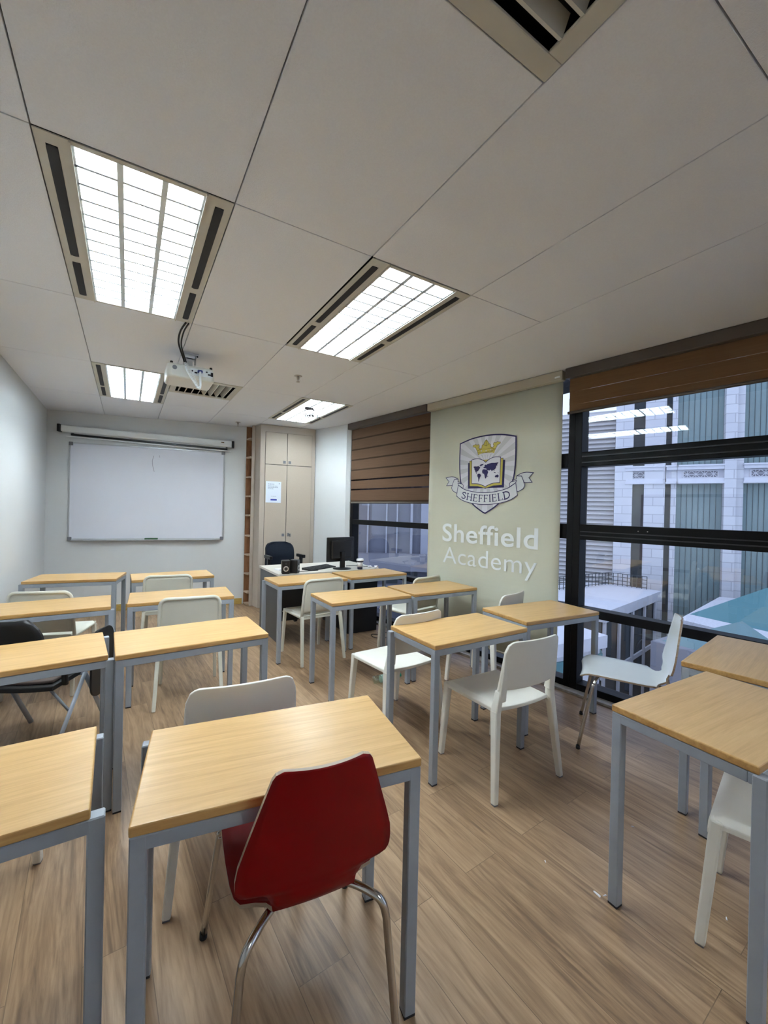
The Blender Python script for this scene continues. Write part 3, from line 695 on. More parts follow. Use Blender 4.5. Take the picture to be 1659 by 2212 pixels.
for k in range(90):
    s_ = k/89; b_ = Vector((.345, 3.415, 2.50)).lerp(Vector((.435, 3.38, 2.315)), s_); sp.append(b_ + Vector((math.cos(k*.9)*.013, math.sin(k*.9)*.013, 0)))
mb.tube(sp, .003, 5); mb.build('spiral_wrap', M['wrap'], cw)
# ------------------------------------------------------------------ whiteboard and projection screen
WBt = thing('whiteboard', 'large white marker board in an aluminium frame on the front wall', 'whiteboard', FP(.27, 0, .955)); inv = -Vector(WBt.location)
mb = MB(); fbox(mb, -.640, 1.185, .004, .016, .975, 2.232, 0, -.03*0); WBz = (.960, 2.246)
fin(mb.build('board_panel', M['wb'], WBt))
mb = MB(); xa, xb, za, zb_ = -.655, 1.199, .958, 2.236
fbox(mb, xa, xb, .002, .022, za, za+.02); fbox(mb, xa, xb, .002, .022, zb_-.016, zb_); fbox(mb, xa, xa+.016, .002, .022, za, zb_); fbox(mb, xb-.016, xb, .002, .022, za, zb_)
fin(mb.build('frame', M['alu'], WBt, bevel=.002, seg=1))
for x in (xa, xb-.04):
    for z in (za, zb_-.04):
        mb = MB(); fbox(mb, x-.003, x+.043, .001, .026, z-.003, z+.043); fin(mb.build('corner_cap', M['grey_plastic'], WBt, bevel=.006))
mb = MB(); fbox(mb, xa+.05, xb-.05, .015, .065, za-.004, za+.006); fin(mb.build('pen_tray', M['alu'], WBt))
mb = MB()
def fstroke(pts, w_, o_):
    for (a, b), (c_, d) in zip(pts, pts[1:]): mb.poly([FP(a-w_, o_, b), FP(a+w_, o_, b), FP(c_+w_, o_, d), FP(c_-w_, o_, d)])
fstroke([(.30, 2.12), (.285, 2.05), (.29, 1.98), (.31, 1.90)], .004, .0170); fstroke([(.37, 2.13), (.372, 2.10)], .003, .0170)
fin(mb.build('marker_smear', M['marker'], WBt, recalc=False))
er = MB(); fbox(er, .215, .372, .024, .062, za+.007, za+.026); tag(er.build('board_eraser', M['green_felt'], bevel=.004), 'dark green eraser on the tray below the whiteboard', 'eraser')
SCt = thing('projection_screen', 'rolled-up projection screen in a white casing above the whiteboard', 'projector screen', FP(.28, 0, 2.28)); inv = -Vector(SCt.location)
mb = MB(); fbox(mb, -.73, 1.29, .01, .10, 2.355, 2.445, 0, -.055); fin(mb.build('casing', M['screen_white'], SCt, bevel=.02, seg=3))
for a, b in ((-.765, -.73), (1.29, 1.325)):
    mb = MB(); dz = -.055*((a+.73)/2.02); fbox(mb, a, b, .008, .102, 2.352+dz, 2.448+dz); fin(mb.build('end_cap', M['black_plastic'], SCt, bevel=.006))
mb = MB(); fbox(mb, -.63, 1.235, .030, .034, 2.345, 2.362, 0, -.055); fin(mb.build('black_border', M['black_plastic'], SCt))
mb = MB(); fbox(mb, -.60, 1.21, .036, .040, 2.340, 2.358, 0, -.055); fin(mb.build('screen_fabric', M['screen_white'], SCt))
mb = MB(); fbox(mb, -.63, 1.235, .022, .050, 2.318, 2.340, 0, -.055); fin(mb.build('lower_border', M['black_plastic'], SCt))
mb = MB(); fbox(mb, -.68, 1.285, .018, .040, 2.296, 2.311, 0, -.055); fin(mb.build('bottom_rail', M['screen_white'], SCt))
mb = MB(); fbox(mb, 1.15, 1.19, .1, .1015, 2.355, 2.368); fin(mb.build('maker_badge', M['brown_line'], SCt))
# board on the left wall (seen mirrored in the window)
Bt = thing('notice_board', 'pale board with a brown frame on the side wall, mirrored in the window', 'board', (XL, 1.80, .60))
mb = MB(); mb.box(.003, .014, -.60, .60, .03, 1.14); mb.build('board_panel', M['cork'], Bt)
mb = MB(); mb.box(.002, .025, -.63, .63, 0, .045); mb.box(.002, .025, -.63, .63, 1.135, 1.18); mb.box(.002, .025, -.63, -.585, 0, 1.18); mb.box(.002, .025, .585, .63, 0, 1.18); mb.build('frame', M['brown_frame'], Bt)
# ------------------------------------------------------------------ tall cabinet and the narrow open shelf beside it
cabf = lambda x: 6.0 - .11*(x-1.6)
Cb = thing('tall_cabinet', 'tall taupe built-in cabinet with four doors beside the front wall', 'cabinet', (2.0, 6.15, 0))
inv = -Vector(Cb.location)
cn = Vector((-.11, -1, 0)).normalized(); 
def CP(x, o, z): return Vector((x, cabf(x), z)) + cn*o
def cbox(mb, x0_, x1_, o0, o1, z0_, z1_): mb.hexa([CP(x0_, o0, z0_), CP(x1_, o0, z0_), CP(x1_, o1, z0_), CP(x0_, o1, z0_), CP(x0_, o0, z1_), CP(x1_, o0, z1_), CP(x1_, o1, z1_), CP(x0_, o1, z1_)])
mb = MB(); mb.prism([(1.600, 6.0), (2.397, cabf(2.397)), (2.397, 6.16), (1.575, 6.20)], .0, CEIL-.004); fin(mb.build('carcass', M['cab_edge'], Cb, bevel=.003, seg=1))
mb = MB(); cbox(mb, 1.667, 2.345, .0005, .0015, .075, 2.528); fin(mb.build('door_gap', M['dark_gap'], Cb))
for n_, (a, b, z0_, z1_) in enumerate(((1.671, 1.975, 2.066, 2.524), (1.982, 2.341, 2.066, 2.524), (1.671, 1.975, .08, 2.058), (1.982, 2.341, .08, 2.058))):
    mb = MB(); cbox(mb, a, b, .0, .012, z0_, z1_); d = fin(mb.build('door', M['cab'], Cb, bevel=.001, seg=1))
    hx = b-.036 if n_ % 2 == 0 else a+.034; hz = 2.105 if n_ < 2 else 1.045
    mb = MB()
    if n_ == 3:
        cbox(mb, hx-.014, hx+.006, .012, .020, hz-.02, hz+.03); cbox(mb, hx-.012, hx+.03, .020, .028, hz+.005, hz+.02); cbox(mb, hx+.018, hx+.03, .02, .028, hz-.025, hz+.015)
    else: cbox(mb, hx-.018, hx+.018, .012, .016, hz-.02, hz+.02)
    mb.build('handle', M['grey_plastic'], d)
Sh = thing('narrow_bookshelf', 'narrow open brown shelf column in the side of the tall cabinet', 'shelf', (1.53, 6.28, 0)); inv = -Vector(Sh.location)
mb = MB(); mb.prism([(1.560, 6.205), (1.66, 6.205), (1.66, 6.345), (1.560, 6.345)], 0, CEIL-.006); 
mb.prism([(1.487, 6.345), (1.66, 6.34), (1.66, 6.352), (1.487, 6.357)], 0, CEIL-.006)
fin(mb.build('back_panel', M['shelf_wood'], Sh))
mb = MB(); mb.prism([(1.530, 6.190), (1.572, 6.188), (1.572, 6.205), (1.530, 6.207)], 0, CEIL-.006); fin(mb.build('side_panel', M['cab_edge'], Sh))
for z in (.02, .19, .46, .74, 1.02, 1.32, 1.60, 1.88, 2.17, 2.44):
    mb = MB(); mb.prism([(1.507, 6.207), (1.560, 6.207), (1.560, 6.345), (1.487, 6.345)], z-.011, z+.011); fin(mb.build('shelf', M['shelf_edge'], Sh))
# notice on the door
Nt = thing('notice_sheet', 'white A4 notice with a blue bar taped to the cabinet door', 'notice', CP(1.79, .012, 1.515)); inv = -Vector(Nt.location)
mb = MB(); cbox(mb, 1.683, 1.899, .0125, .0140, 1.512, 1.818); fin(mb.build('sheet', M['paper'], Nt))
mb = MB(); cbox(mb, 1.752, 1.840, .0142, .0148, 1.543, 1.566); fin(mb.build('blue_bar', M['blue_ink'], Nt))
mb = MB(); random.seed(3)
for z, x1_, hh in ((1.775, 1.80, .009), (1.748, 1.85, .007), (1.728, 1.855, .007), (1.708, 1.79, .007), (1.602, 1.83, .005)):
    x = 1.712 if z > 1.65 else 1.758
    while x < x1_:
        w_ = random.uniform(.012, .03); cbox(mb, x, min(x+w_, x1_), .0142, .0146, z, z+hh); x += w_+.005
cbox(mb, 1.866, 1.878, .0142, .0146, 1.782, 1.794)
fin(mb.build('print_line', M['grey_ink'], Nt))

# ------------------------------------------------------------------ student desks
DW, DD = .7215, .431
def make_desk():
    t_ = thing('student_desk', '', 'desk', (0, 0, 0))
    mb = MB(); mb.box(-DW/2, DW/2, -DD/2, DD/2, .7145, .740)
    tp = mb.build('table_top', [M['desk'], M['desk_edge']], t_, bevel=.005, seg=3)
    for p in tp.data.polygons:
        if abs(p.normal.z) < .5: p.material_index = 1
    mb = MB(); a, b, q = DW/2-.002, DD/2-.002, .035
    mb.box(-a, a, -b, -b+q*.7, .680, .713); mb.box(-a, a, b-q*.7, b, .680, .713); mb.box(-a, -a+q*.7, -b+q*.7, b-q*.7, .680, .713); mb.box(a-q*.7, a, -b+q*.7, b-q*.7, .680, .713)
    mb.build('apron_frame', M['frame'], t_, bevel=.002, seg=1)
    for sx in (-1, 1):
        for sy in (-1, 1):
            mb = MB(); x0_, x1_ = sorted((sx*(a+.0005), sx*(a-q))); yy0, yy1 = sorted((sy*(b+.0005), sy*(b-q)))
            mb.box(x0_, x1_, yy0, yy1, .006, .7138); lg = mb.build('leg', M['frame'], t_, bevel=.003, seg=1)
            mb = MB(); mb.box(x0_+.001, x1_-.001, yy0+.001, yy1-.001, 0, .008); mb.build('foot_cap', M['foot'], lg)
    return t_
dk = make_desk()
DESKS = [
 ((.401, 1.210), -8.5, 'light oak desk with the red chair pushed under it'),
 ((-.426, 1.366), 1.3, 'light oak desk cut off at the lower left, left of the red chair desk'),
 ((1.899, .640), -1.9, 'light oak desk at the lower right with a white chair tucked in'),
 ((2.697, .804), 8.7, 'light oak desk against the right window, behind the lower right desk'),
 ((1.737, 1.917), .3, 'light oak desk in the middle, directly behind the row gap from the red chair desk'),
 ((2.581, 1.986), -4., 'light oak desk beside the window mullion, joined right of the middle desk'),
 ((1.664, 3.038), -.2, 'light oak desk two rows before the teacher desk, left one of the pair'),
 ((2.425, 3.056), .3, 'light oak desk standing against the foot of the banner'),
 ((1.545, 3.980), 1.8, 'light oak desk pushed against the front of the teacher desk, speakers behind'),
 ((2.313, 4.040), 3.5, 'light oak desk pushed against the teacher desk, nearest the half-lowered blind'),
 ((.315, 2.512), 2.1, 'light oak desk behind the backrest that faces the red chair desk'),
 ((-.443, 2.496), 5.2, 'light oak desk in front of the black tablet chair'),
 ((.378, 3.637), -2.5, 'light oak desk in the second row from the whiteboard, near the aisle'),
 ((-.451, 3.617), 1.6, 'light oak desk in the second row from the whiteboard, near the left wall'),
 ((.399, 4.712), 1.2, 'light oak desk nearest the whiteboard, on the aisle side'),
 ((-.392, 4.926), -11.1, 'light oak desk nearest the whiteboard in the left corner, turned slightly'),
]
POSTS = {0: {(0, 1): (-.024, -.005), (1, 1): (.020, -.02)}, 1: {(1, 0): (.030, 0), (1, 1): (.020, 0)}, 2: {(0, 0): (-.006, -.022)}, 4: {(0, 1): (-.024, 0)}, 6: {(1, 0): (.008, 0)},
 8: {(0, 1): (-.022, 0)}, 11: {(1, 0): (.026, 0), (1, 1): (.030, .01)}, 13: {(1, 0): (.022, 0)}, 15: {(0, 0): (-.02, 0)}}
for i, ((x, y), a, lb) in enumerate(DESKS):
    if i == 0: dk.location = (x, y, 0); dk.rotation_euler.z = R(a); dk['label'] = lb; dk['group'] = 'light oak student desks'; d_ = dk
    else: d_ = dup(dk, (x, y, 0), R(a), lb, 'light oak student desks')
    for ch in d_.children:      # corner posts that stick out past the top on some desks
        if ch.name.startswith('leg'):
            cx_ = sum(v.co.x for v in ch.data.vertices); cy_ = sum(v.co.y for v in ch.data.vertices)
            k = (1 if cx_ > 0 else 0, 1 if cy_ > 0 else 0)
            if k in POSTS.get(i, {}): ch.location = (*POSTS[i][k], 0)
            elif i: ch.location = (0, 0, 0)

# ------------------------------------------------------------------ chairs
def block_chair():
    """white moulded chair with broad upright blocks at the sides of the back"""
    t_ = thing('plastic_chair', '', 'chair'); mt = M['white_plastic']
    mb = MB()
    def seat(u, v):
        s_ = u*2-1; y = -.205 + .425*v; hw = .188 + .022*v; x = s_*hw
        z = .452 - .014*(1-s_*s_)*math.sin(math.pi*min(1, v*1.1)) - .020*max(0, (abs(s_)-.9)/.1)**2 - .030*max(0, (v-.88)/.12)**2
        if v < .2: y -= .018*(1-s_*s_)*(1-v/.2)
        return Vector((x, y, z)), Vector((0, 0, 1))
    mb.slab(seat, 20, 20, .020); mb.build('seat', mt, t_, bevel=.004)
    mb = MB()
    def back(u, v):
        s_ = u*2-1; hw = .207-.012*v; x = s_*hw
        ztop = .800; r_ = .055; ax = abs(x)-(hw-r_)
        if ax > 0: ztop -= r_ - math.sqrt(max(0, r_*r_-ax*ax))
        zb = .545 - .0*s_*s_
        z = zb + (ztop-zb)*v
        y = -.200 - .16*(z-.50) - .030*(1-s_*s_)
        return Vector((x, y, z)), Vector((0, 1, 0))
    mb.slab(back, 28, 12, .015); mb.build('backrest', mt, t_, bevel=.004)
    for s_ in (-1, 1):
        mb = MB(); mb.bar((s_*.183, -.210, .488), (s_*.180, -.248, .735), .044, .040, .034, .012); mb.build('upright_block', mt, t_, bevel=.008, seg=2)
        mb = MB(); mb.bar((s_*.205, .232, 0.004), (s_*.192, .196, .436), .028, .030, .040, .036); l_ = mb.build('leg', mt, t_, bevel=.006, seg=2)
        mb = MB(); mb.bar((s_*.205, .232, 0), (s_*.205, .232, .006), .024, .024); mb.build('foot_cap', M['grey_plastic'], l_)
        mb = MB(); mb.bar((s_*.242, -.245, 0.004), (s_*.203, -.200, .44), .028, .030, .036, .044); mb.bar((s_*.203, -.200, .43), (s_*.190, -.210, .54), .036, .044, .030, .036); l_ = mb.build('leg', mt, t_, bevel=.006, seg=2)
        mb = MB(); mb.bar((s_*.242, -.245, 0), (s_*.242, -.245, .006), .024, .024); mb.build('foot_cap', M['grey_plastic'], l_)
    return t_
def rim_chair():
    """cream moulded chair whose back is a thin panel in a rounded rim"""
    t_ = thing('plastic_chair', '', 'chair'); mt = M['cream_plastic']
    mb = MB()
    def seat(u, v):
        s_ = u*2-1; y = -.200 + .43*v; hw = .203 + .007*v; x = s_*hw
        z = .450 - .012*(1-s_*s_)*math.sin(math.pi*min(1, v)) - .018*max(0, (abs(s_)-.9)/.1)**2 - .022*max(0, (v-.9)/.1)**2
        return Vector((x, y, z)), Vector((0, 0, 1))
    mb.slab(seat, 18, 16, .012); sobj = mb.build('seat', mt, t_, bevel=.003)
    mb = MB(); mb.box(-.195, .195, -.195, -.180, .412, .438); mb.box(-.198, -.183, -.19, .2, .412, .438); mb.box(.183, .198, -.19, .2, .412, .438)
    mb.build('seat_frame', mt, t_, bevel=.003)
    # rim
    pts = []; r_ = .052; hw = .200
    zt = .780
    yb = lambda x, z: -.195 - .14*(z-.45) - .022*(1-(x/.2)**2)*min(1, max(0, (z-.45)/.1))
    path = [(-hw-.004, .44), (-hw-.002, .52), (-hw, .62), (-hw+.003, .70), (-hw+.004, zt-r_)] + [(-hw+.004+r_-r_*math.cos(R(a)), zt-r_+r_*math.sin(R(a))) for a in range(15, 91, 15)] + [(x, zt) for x in (-.09, -.03)]
    path = path + [(-x, z) for x, z in path[::-1]]
    mb = MB(); mb.tube([(x, yb(x, z), z) for x, z in path], .0125, 10); mb.build('back_rim', mt, t_)
    mb = MB()
    def back(u, v):
        s_ = u*2-1; hw2 = .196; x = s_*hw2; ztp = zt-.004; ax = abs(x)-(hw2-r_)
        if ax > 0: ztp -= r_ - math.sqrt(max(0, r_*r_-ax*ax))
        z = .470+(ztp-.470)*v
        return Vector((x, yb(x, z)+.004, z)), Vector((0, 1, 0))
    mb.slab(back, 20, 10, .007); mb.build('backrest', mt, t_)
    for s_ in (-1, 1):
        mb = MB(); mb.bar((s_*.203, .238, .003), (s_*.192, .205, .440), .024, .026, .030, .032); mb.build('leg', mt, t_, bevel=.005)
        mb = MB(); mb.bar((s_*.222, -.262, .003), (s_*.200, -.196, .445), .024, .026, .028, .034); mb.build('leg', mt, t_, bevel=.005)
    return t_
bc = block_chair(); rc = rim_chair()
used = set()
def put(proto, x, y, a, label, group, z=0):
    if proto.name not in used:
        used.add(proto.name); proto.location = (x, y, z); proto.rotation_euler.z = R(a); proto['label'] = label; proto['group'] = group; return proto
    return dup(proto, (x, y, z), R(a), label, group)
GA = 'white plastic chairs at the desks'
put(bc, 1.815, 1.680, -2, 'white plastic chair fully in view on the open floor, before the middle desk', GA)
put(bc, 1.575, 2.388, 4, 'white plastic chair just behind the middle desk, bottle under it', GA)
put(bc, 2.600, 2.560, 14, 'white plastic chair behind the desk at the window mullion, only its top corner showing', GA)
put(bc, .405, 1.830, -6, 'white plastic chair facing away, right behind the desk of the red chair', GA)
put(bc, 1.925, .440, 13, 'white plastic chair cut off at the lower right corner, seat under the desk', GA)
put(bc, -.530, 1.943, -12, 'white plastic chair under the lower left desk, only one foot showing', GA)
put(rc, 1.565, 3.915-.06, 5, 'cream rimmed plastic chair before the teacher desk, whole back in view', GA)
put(rc, 2.515, 3.550, 12, 'cream rimmed plastic chair between two desks beside the banner', GA)
put(rc, .360, 4.620, -5, 'cream rimmed plastic chair at the desk nearest the whiteboard', GA)
put(rc, .425, 3.520, -6, 'cream rimmed plastic chair in the left block, second from the whiteboard', GA)
put(rc, -.470, 4.160, -16, 'cream rimmed plastic chair at the far left, turned towards the aisle', GA)
# plywood shell chairs
PROF = [ # y, z, half width
 (.245, .412, .150), (.238, .424, .178), (.222, .438, .194), (.195, .447, .202), (.14, .448, .207), (.06, .445, .207), (-.03, .440, .203), (-.10, .436, .197), (-.138, .435, .190), (-.156, .436, .176), (-.166, .437, .140), (-.180, .440, .116), (-.198, .445, .108), (-.213, .455, .106), (-.224, .470, .110), (-.230, .486, .116), (-.233, .499, .122), (-.2345, .508, .135),
 (-.2360, .515, .172), (-.2372, .523, .189), (-.239, .534, .196), (-.242, .545, .198), (-.247, .570, .198), (-.254, .605, .193), (-.263, .660, .176), (-.272, .720, .156), (-.282, .780, .136), (-.2875, .815, .124), (-.2895, .826, .116), (-.290, .832, .098)]
def ply_chair(shell_mat, label):
    t_ = thing('plywood_chair', label, 'chair')
    n = len(PROF); nrm = []
    for i in range(n):
        a = PROF[max(i-1, 0)]; b = PROF[min(i+1, n-1)]; d = Vector((0, b[0]-a[0], b[1]-a[1])).normalized()
        nn = Vector((0, d.z, -d.y)); nn = nn if nn.z > 0 or nn.y > 0 else nn
        nrm.append(Vector((0, -d.z*-1, d.y*-1)) if False else Vector((0, d.z, -d.y)))
    mb = MB()
    def fn(u, v):
        i = int(round(v*(n-1))); y, z, hw = PROF[i]; s_ = u*2-1
        nn = nrm[i]; c_ = .010*(s_*s_) if i < 9 else (.016*s_*s_ if i > 13 else .004*s_*s_)
        return Vector((s_*hw, y, z)) + nn*c_, nn
    mb.slab(fn, 14, n-1, .010, 0, 1); mb.build('seat_shell', [shell_mat, M['ply']], t_)
    for s_ in (-1, 1):
        c1 = [(s_*.06, .13, .425), (s_*.15, .150, .424), (s_*.185, .162, .417), (s_*.203, .172, .395), (s_*.213, .185, .35), (s_*.248, .250, .008)]
        c2 = [(s_*.06, -.14, .420), (s_*.115, -.190, .422), (s_*.150, -.228, .419), (s_*.172, -.248, .405), (s_*.183, -.256, .37), (s_*.188, -.260, .32), (s_*.215, -.285, .008)]
        for c_ in (c1, c2):
            out = []; P3 = [Vector(p) for p in c_]
            for i in range(len(P3)-1):
                p0 = P3[max(i-1, 0)]; p1 = P3[i]; p2 = P3[i+1]; p3 = P3[min(i+2, len(P3)-1)]
                for k in range(5):
                    q = k/5; out.append(.5*((2*p1)+(-p0+p2)*q+(2*p0-5*p1+4*p2-p3)*q*q+(-p0+3*p1-3*p2+p3)*q**3) if i < len(P3)-2 else p1.lerp(p2, q))
            out.append(P3[-1]); mb = MB(); mb.tube(out, .0105, 12); l_ = mb.build('leg', M['chrome'], t_)
            e = P3[-1]; mb = MB(); mb.lathe([(.012, 0), (.012, .02)], (e.x, e.y, 0), 12); mb.build('foot_cap', M['foot'], l_)
    mb = MB(); mb.tube([(-.07, .13, .425), (-.07, -.14, .420)], .009, 8); mb.tube([(.07, .13, .425), (.07, -.14, .420)], .009, 8); mb.build('under_frame', M['chrome'], t_)
    return t_
rd = ply_chair(M['red'], 'dark red plywood chair with chrome legs in the foreground'); rd.location = (.453, 1.200, 0); rd.rotation_euler.z = R(-7.5)
wc = ply_chair(M['white_lacquer'], 'white plywood chair with chrome legs standing sideways by the window'); wc.location = (2.73, 1.455, 0); wc.rotation_euler.z = R(31)

# ------------------------------------------------------------------ black tablet-arm chair
Tc = thing('tablet_arm_chair', 'black tablet-arm chair with brown seat and grey oval legs behind the left desks', 'chair', (-.426, 3.17, 0), R(-27))
mb = MB()
def tb(u, v):
    s_ = u*2-1; hw = .185+.02*math.sin(math.pi*v); z = .50 + .32*v; r_ = .07; zt = z
    if v > .7: hw -= .05*((v-.7)/.3)**2
    return Vector((s_*hw, -.215-.20*(z-.45)-.04*(1-s_*s_), z)), Vector((0, 1, 0))
mb.slab(tb, 14, 12, .014); mb.build('backrest', M['black_plastic'], Tc)
mb = MB()
def ts(u, v):
    s_ = u*2-1; return Vector((s_*(.215-.02*(v > .9)), -.21+.43*v, .435-.012*(1-s_*s_)-.03*max(0, (v-.85)/.15)**2)), Vector((0, 0, 1))
mb.slab(ts, 12, 12, .028); mb.build('seat', M['black_plastic'], Tc, bevel=.006)
mb = MB()
def tp_(u, v):
    s_ = u*2-1; return Vector((s_*.185, -.17+.35*v, .452-.012*(1-s_*s_)-.012*max(0, (v-.85)/.15)**2)), Vector((0, 0, 1))
mb.slab(tp_, 10, 10, .018); mb.build('seat_pad', M['brown_vinyl'], Tc, bevel=.006)
for s_ in (-1, 1):
    mb = MB(); mb.tube([(s_*.235, -.28, .0), (s_*.235, .03, .415)], .016, 12, ry=.6); mb.build('leg', M['frame'], Tc)
    mb = MB(); mb.tube([(s_*.235, .27, .0), (s_*.235, .03, .415)], .016, 12, ry=.6); mb.build('leg', M['frame'], Tc)
mb = MB(); mb.tube([(-.235, .03, .410), (.235, .03, .410)], .010, 8); mb.tube([(-.15, -.15, .40), (-.235, -.1, .24)], .008, 8); mb.tube([(.15, -.15, .40), (.235, -.1, .24)], .008, 8); mb.build('cross_bar', M['frame'], Tc)
mb = MB(); mb.bar((.245, -.18, .60), (.245, .12, .625), .045, .02); mb.bar((.245, -.16, .42), (.245, -.18, .60), .03, .02); mb.bar((.245, .12, .62), (.30, .17, .60), .03, .02); mb.build('arm', M['black_plastic'], Tc, bevel=.006)
mb = MB()
pl = [(a[0], a[1]) for a in rr(.115, .20, .07, 6)]
v0 = []
for side in (0, 1):
    v0.append([mb.bm.verts.new((.300+.012*side, p[0]+.08, p[1]+.475)) for p in pl])
mb.bm.faces.new(v0[0]); mb.bm.faces.new(v0[1][::-1])
for k in range(len(pl)): mb.bm.faces.new((v0[0][k], v0[0][(k+1) % len(pl)], v0[1][(k+1) % len(pl)], v0[1][k]))
mb.build('writing_tablet', M['black_plastic'], Tc, bevel=.003)

# ------------------------------------------------------------------ teacher desk and what stands on it
TD = thing('teacher_desk', 'pale-topped teacher desk with charcoal panels in front of the cabinet', 'desk', (1.99, 4.66, 0))
mb = MB(); mb.box(-.625, .60, -.372, .40, .715, .740); mb.build('desk_top', M['tdesk'], TD, bevel=.002, seg=1)
mb = MB(); mb.box(-.612, -.590, -.365, .39, 0, .715); mb.build('side_panel', M['dgrey'], TD)
mb = MB(); mb.box(-.590, .20, -.33, -.312, .235, .715); mb.build('modesty_panel', M['black_plastic'], TD)
mb = MB(); mb.box(.20, .585, -.36, .38, .0, .715); mb.build('pedestal', M['black_plastic'], TD, bevel=.003)
mb = MB(); mb.box(-.595, -.575, .30, .38, .0, .08); mb.build('foot_rail', M['foot'], TD)
OC = thing('office_chair', 'dark navy upholstered armchair behind the teacher desk', 'chair', (1.815, 5.36, 0), R(184))
mb = MB()
def ob(u, v):
    s_ = u*2-1; z = .50+.47*v; hw = .205-.012*v; r_ = .10
    ax = v*.47-(.47-r_)
    if ax > 0: hw -= r_-math.sqrt(max(0, r_*r_-ax*ax))
    return Vector((s_*hw, -.20-.14*(z-.5)-.03*(1-s_*s_)+.012*math.cos(v*9), z)), Vector((0, 1, 0))
mb.slab(ob, 16, 24, .07); mb.build('backrest', M['navy_fabric'], OC, bevel=.015)
mb = MB(); mb.prism(rr(.24, .23, .06), .43, .51); mb.build('seat', M['navy_fabric'], OC, bevel=.02, seg=3)
for s_ in (-1, 1):
    mb = MB(); mb.box(s_*.228-.02, s_*.228+.02, -.20, .02, .80-.030, .80+.012); mb.bar((s_*.228, -.08, .78), (s_*.22, -.08, .42), .035, .05); mb.build('armrest', M['black_plastic'], OC, bevel=.006)
mb = MB(); mb.lathe([(.03, .10), (.025, .40), (.06, .42), (.06, .43)]); mb.build('gas_column', M['black_plastic'], OC)
for k in range(5):
    a = R(72*k+20); mb = MB(); mb.bar((0, 0, .10), (.27*math.cos(a), .27*math.sin(a), .065), .04, .03); l_ = mb.build('base_arm', M['black_plastic'], OC)
    mb = MB(); mb.lathe([(.026, -.018), (.026, .018)], (.27*math.cos(a), .27*math.sin(a), .027), 14, axis='x'); mb.build('caster', M['foot'], l_)
Mo = thing('monitor', 'black computer monitor seen from behind on the teacher desk', 'monitor', (2.155, 4.46, .740), R(11))
mb = MB(); mb.box(-.195, .195, -.006, .018, .085, .370); mb.build('bezel', M['black_plastic'], Mo, bevel=.006)
mb = MB(); mb.box(-.150, .150, -.035, -.004, .120, .335); mb.build('rear_shell', M['black_plastic'], Mo, bevel=.014, seg=3)
mb = MB(); mb.box(-.180, .180, .0185, .0195, .100, .355); mb.build('screen', M['dark_plastic'], Mo)
mb = MB(); mb.box(-.028, .028, -.055, -.020, .010, .20); mb.build('stand', M['black_plastic'], Mo, bevel=.006)
mb = MB(); mb.lathe([(.105, 0), (.105, .008), (.04, .018)], (0, -.03, 0), 28); mb.build('stand_base', M['black_plastic'], Mo)
Kb = thing('keyboard', 'black computer keyboard lying left of the monitor', 'keyboard', (1.93, 4.56, .740), R(27))
mb = MB(); mb.hexa([(-.22, -.075, 0), (.22, -.075, 0), (.22, .075, 0), (-.22, .075, 0), (-.22, -.075, .010), (.22, -.075, .010), (.22, .075, .026), (-.22, .075, .026)]); mb.build('case', M['black_plastic'], Kb, bevel=.004)
mb = MB()
for r_ in range(5):
    for c_ in range(15):
        x = -.205+c_*.0275; y = -.058+r_*.025; z = .010+(y+.075)/.15*.016; mb.box(x, x+.022, y, y+.020, z-.002, z+.005)
mb.build('keys', M['dark_plastic'], Kb)
def speaker(x, y, a, label):
    s_ = thing('computer_speaker', label, 'speaker', (x, y, .740), R(a), 'pair of small computer speakers')
    mb = MB(); mb.box(-.043, .043, -.045, .045, 0, .145); mb.build('cabinet', M['black_plastic'], s_, bevel=.010, seg=3)
    mb = MB(); mb.lathe([(.026, -.049), (.029, -.045)], (0, 0, .056), 24, axis='y'); mb.build('driver_ring', M['silver'], s_)
    mb = MB(); mb.lathe([(.017, -.051), (.019, -.046)], (0, 0, .056), 24, axis='y'); mb.build('driver_cone', M['dark_plastic'], s_)
    mb = MB(); mb.lathe([(.010, -.047), (.011, -.044)], (0, 0, .110), 16, axis='y'); mb.build('tweeter', M['dark_plastic'], s_)
speaker(1.448, 4.335, -12, 'small black speaker with silver ring, the one facing the desks')
speaker(1.552, 4.345, 50, 'small black speaker turned sideways beside its twin')
Pd = thing('notepad', 'small white notepad lying behind the speakers', 'notepad', (1.50, 4.62, .740), R(20))
mb = MB(); mb.box(-.07, .07, -.05, .05, 0, .014); mb.build('pages', M['cup_paper'], Pd)
Cu = thing('coffee_cup', 'takeaway coffee cup with white lid and dark base on the teacher desk', 'cup', (2.345, 4.325, .740))
mb = MB(); mb.lathe([(.030, 0), (.0315, .028)], seg=28); mb.build('dark_base', mat('dark_navy_print', (.015, .015, .05), .5), Cu)
mb = MB(); mb.lathe([(.0316, .028), (.037, .083)], seg=28); mb.build('cup_body', M['cup_paper'], Cu)
mb = MB(); mb.lathe([(.0372, .083), (.0385, .100)], seg=28); mb.build('dark_band', mat('dark_grey_band', (.04, .04, .07), .5), Cu)
mb = MB(); mb.lathe([(.044, .100), (.046, .104), (.044, .108), (.040, .122), (.032, .124), (.001, .120)], seg=28); mb.build('lid', M['cup_paper'], Cu)
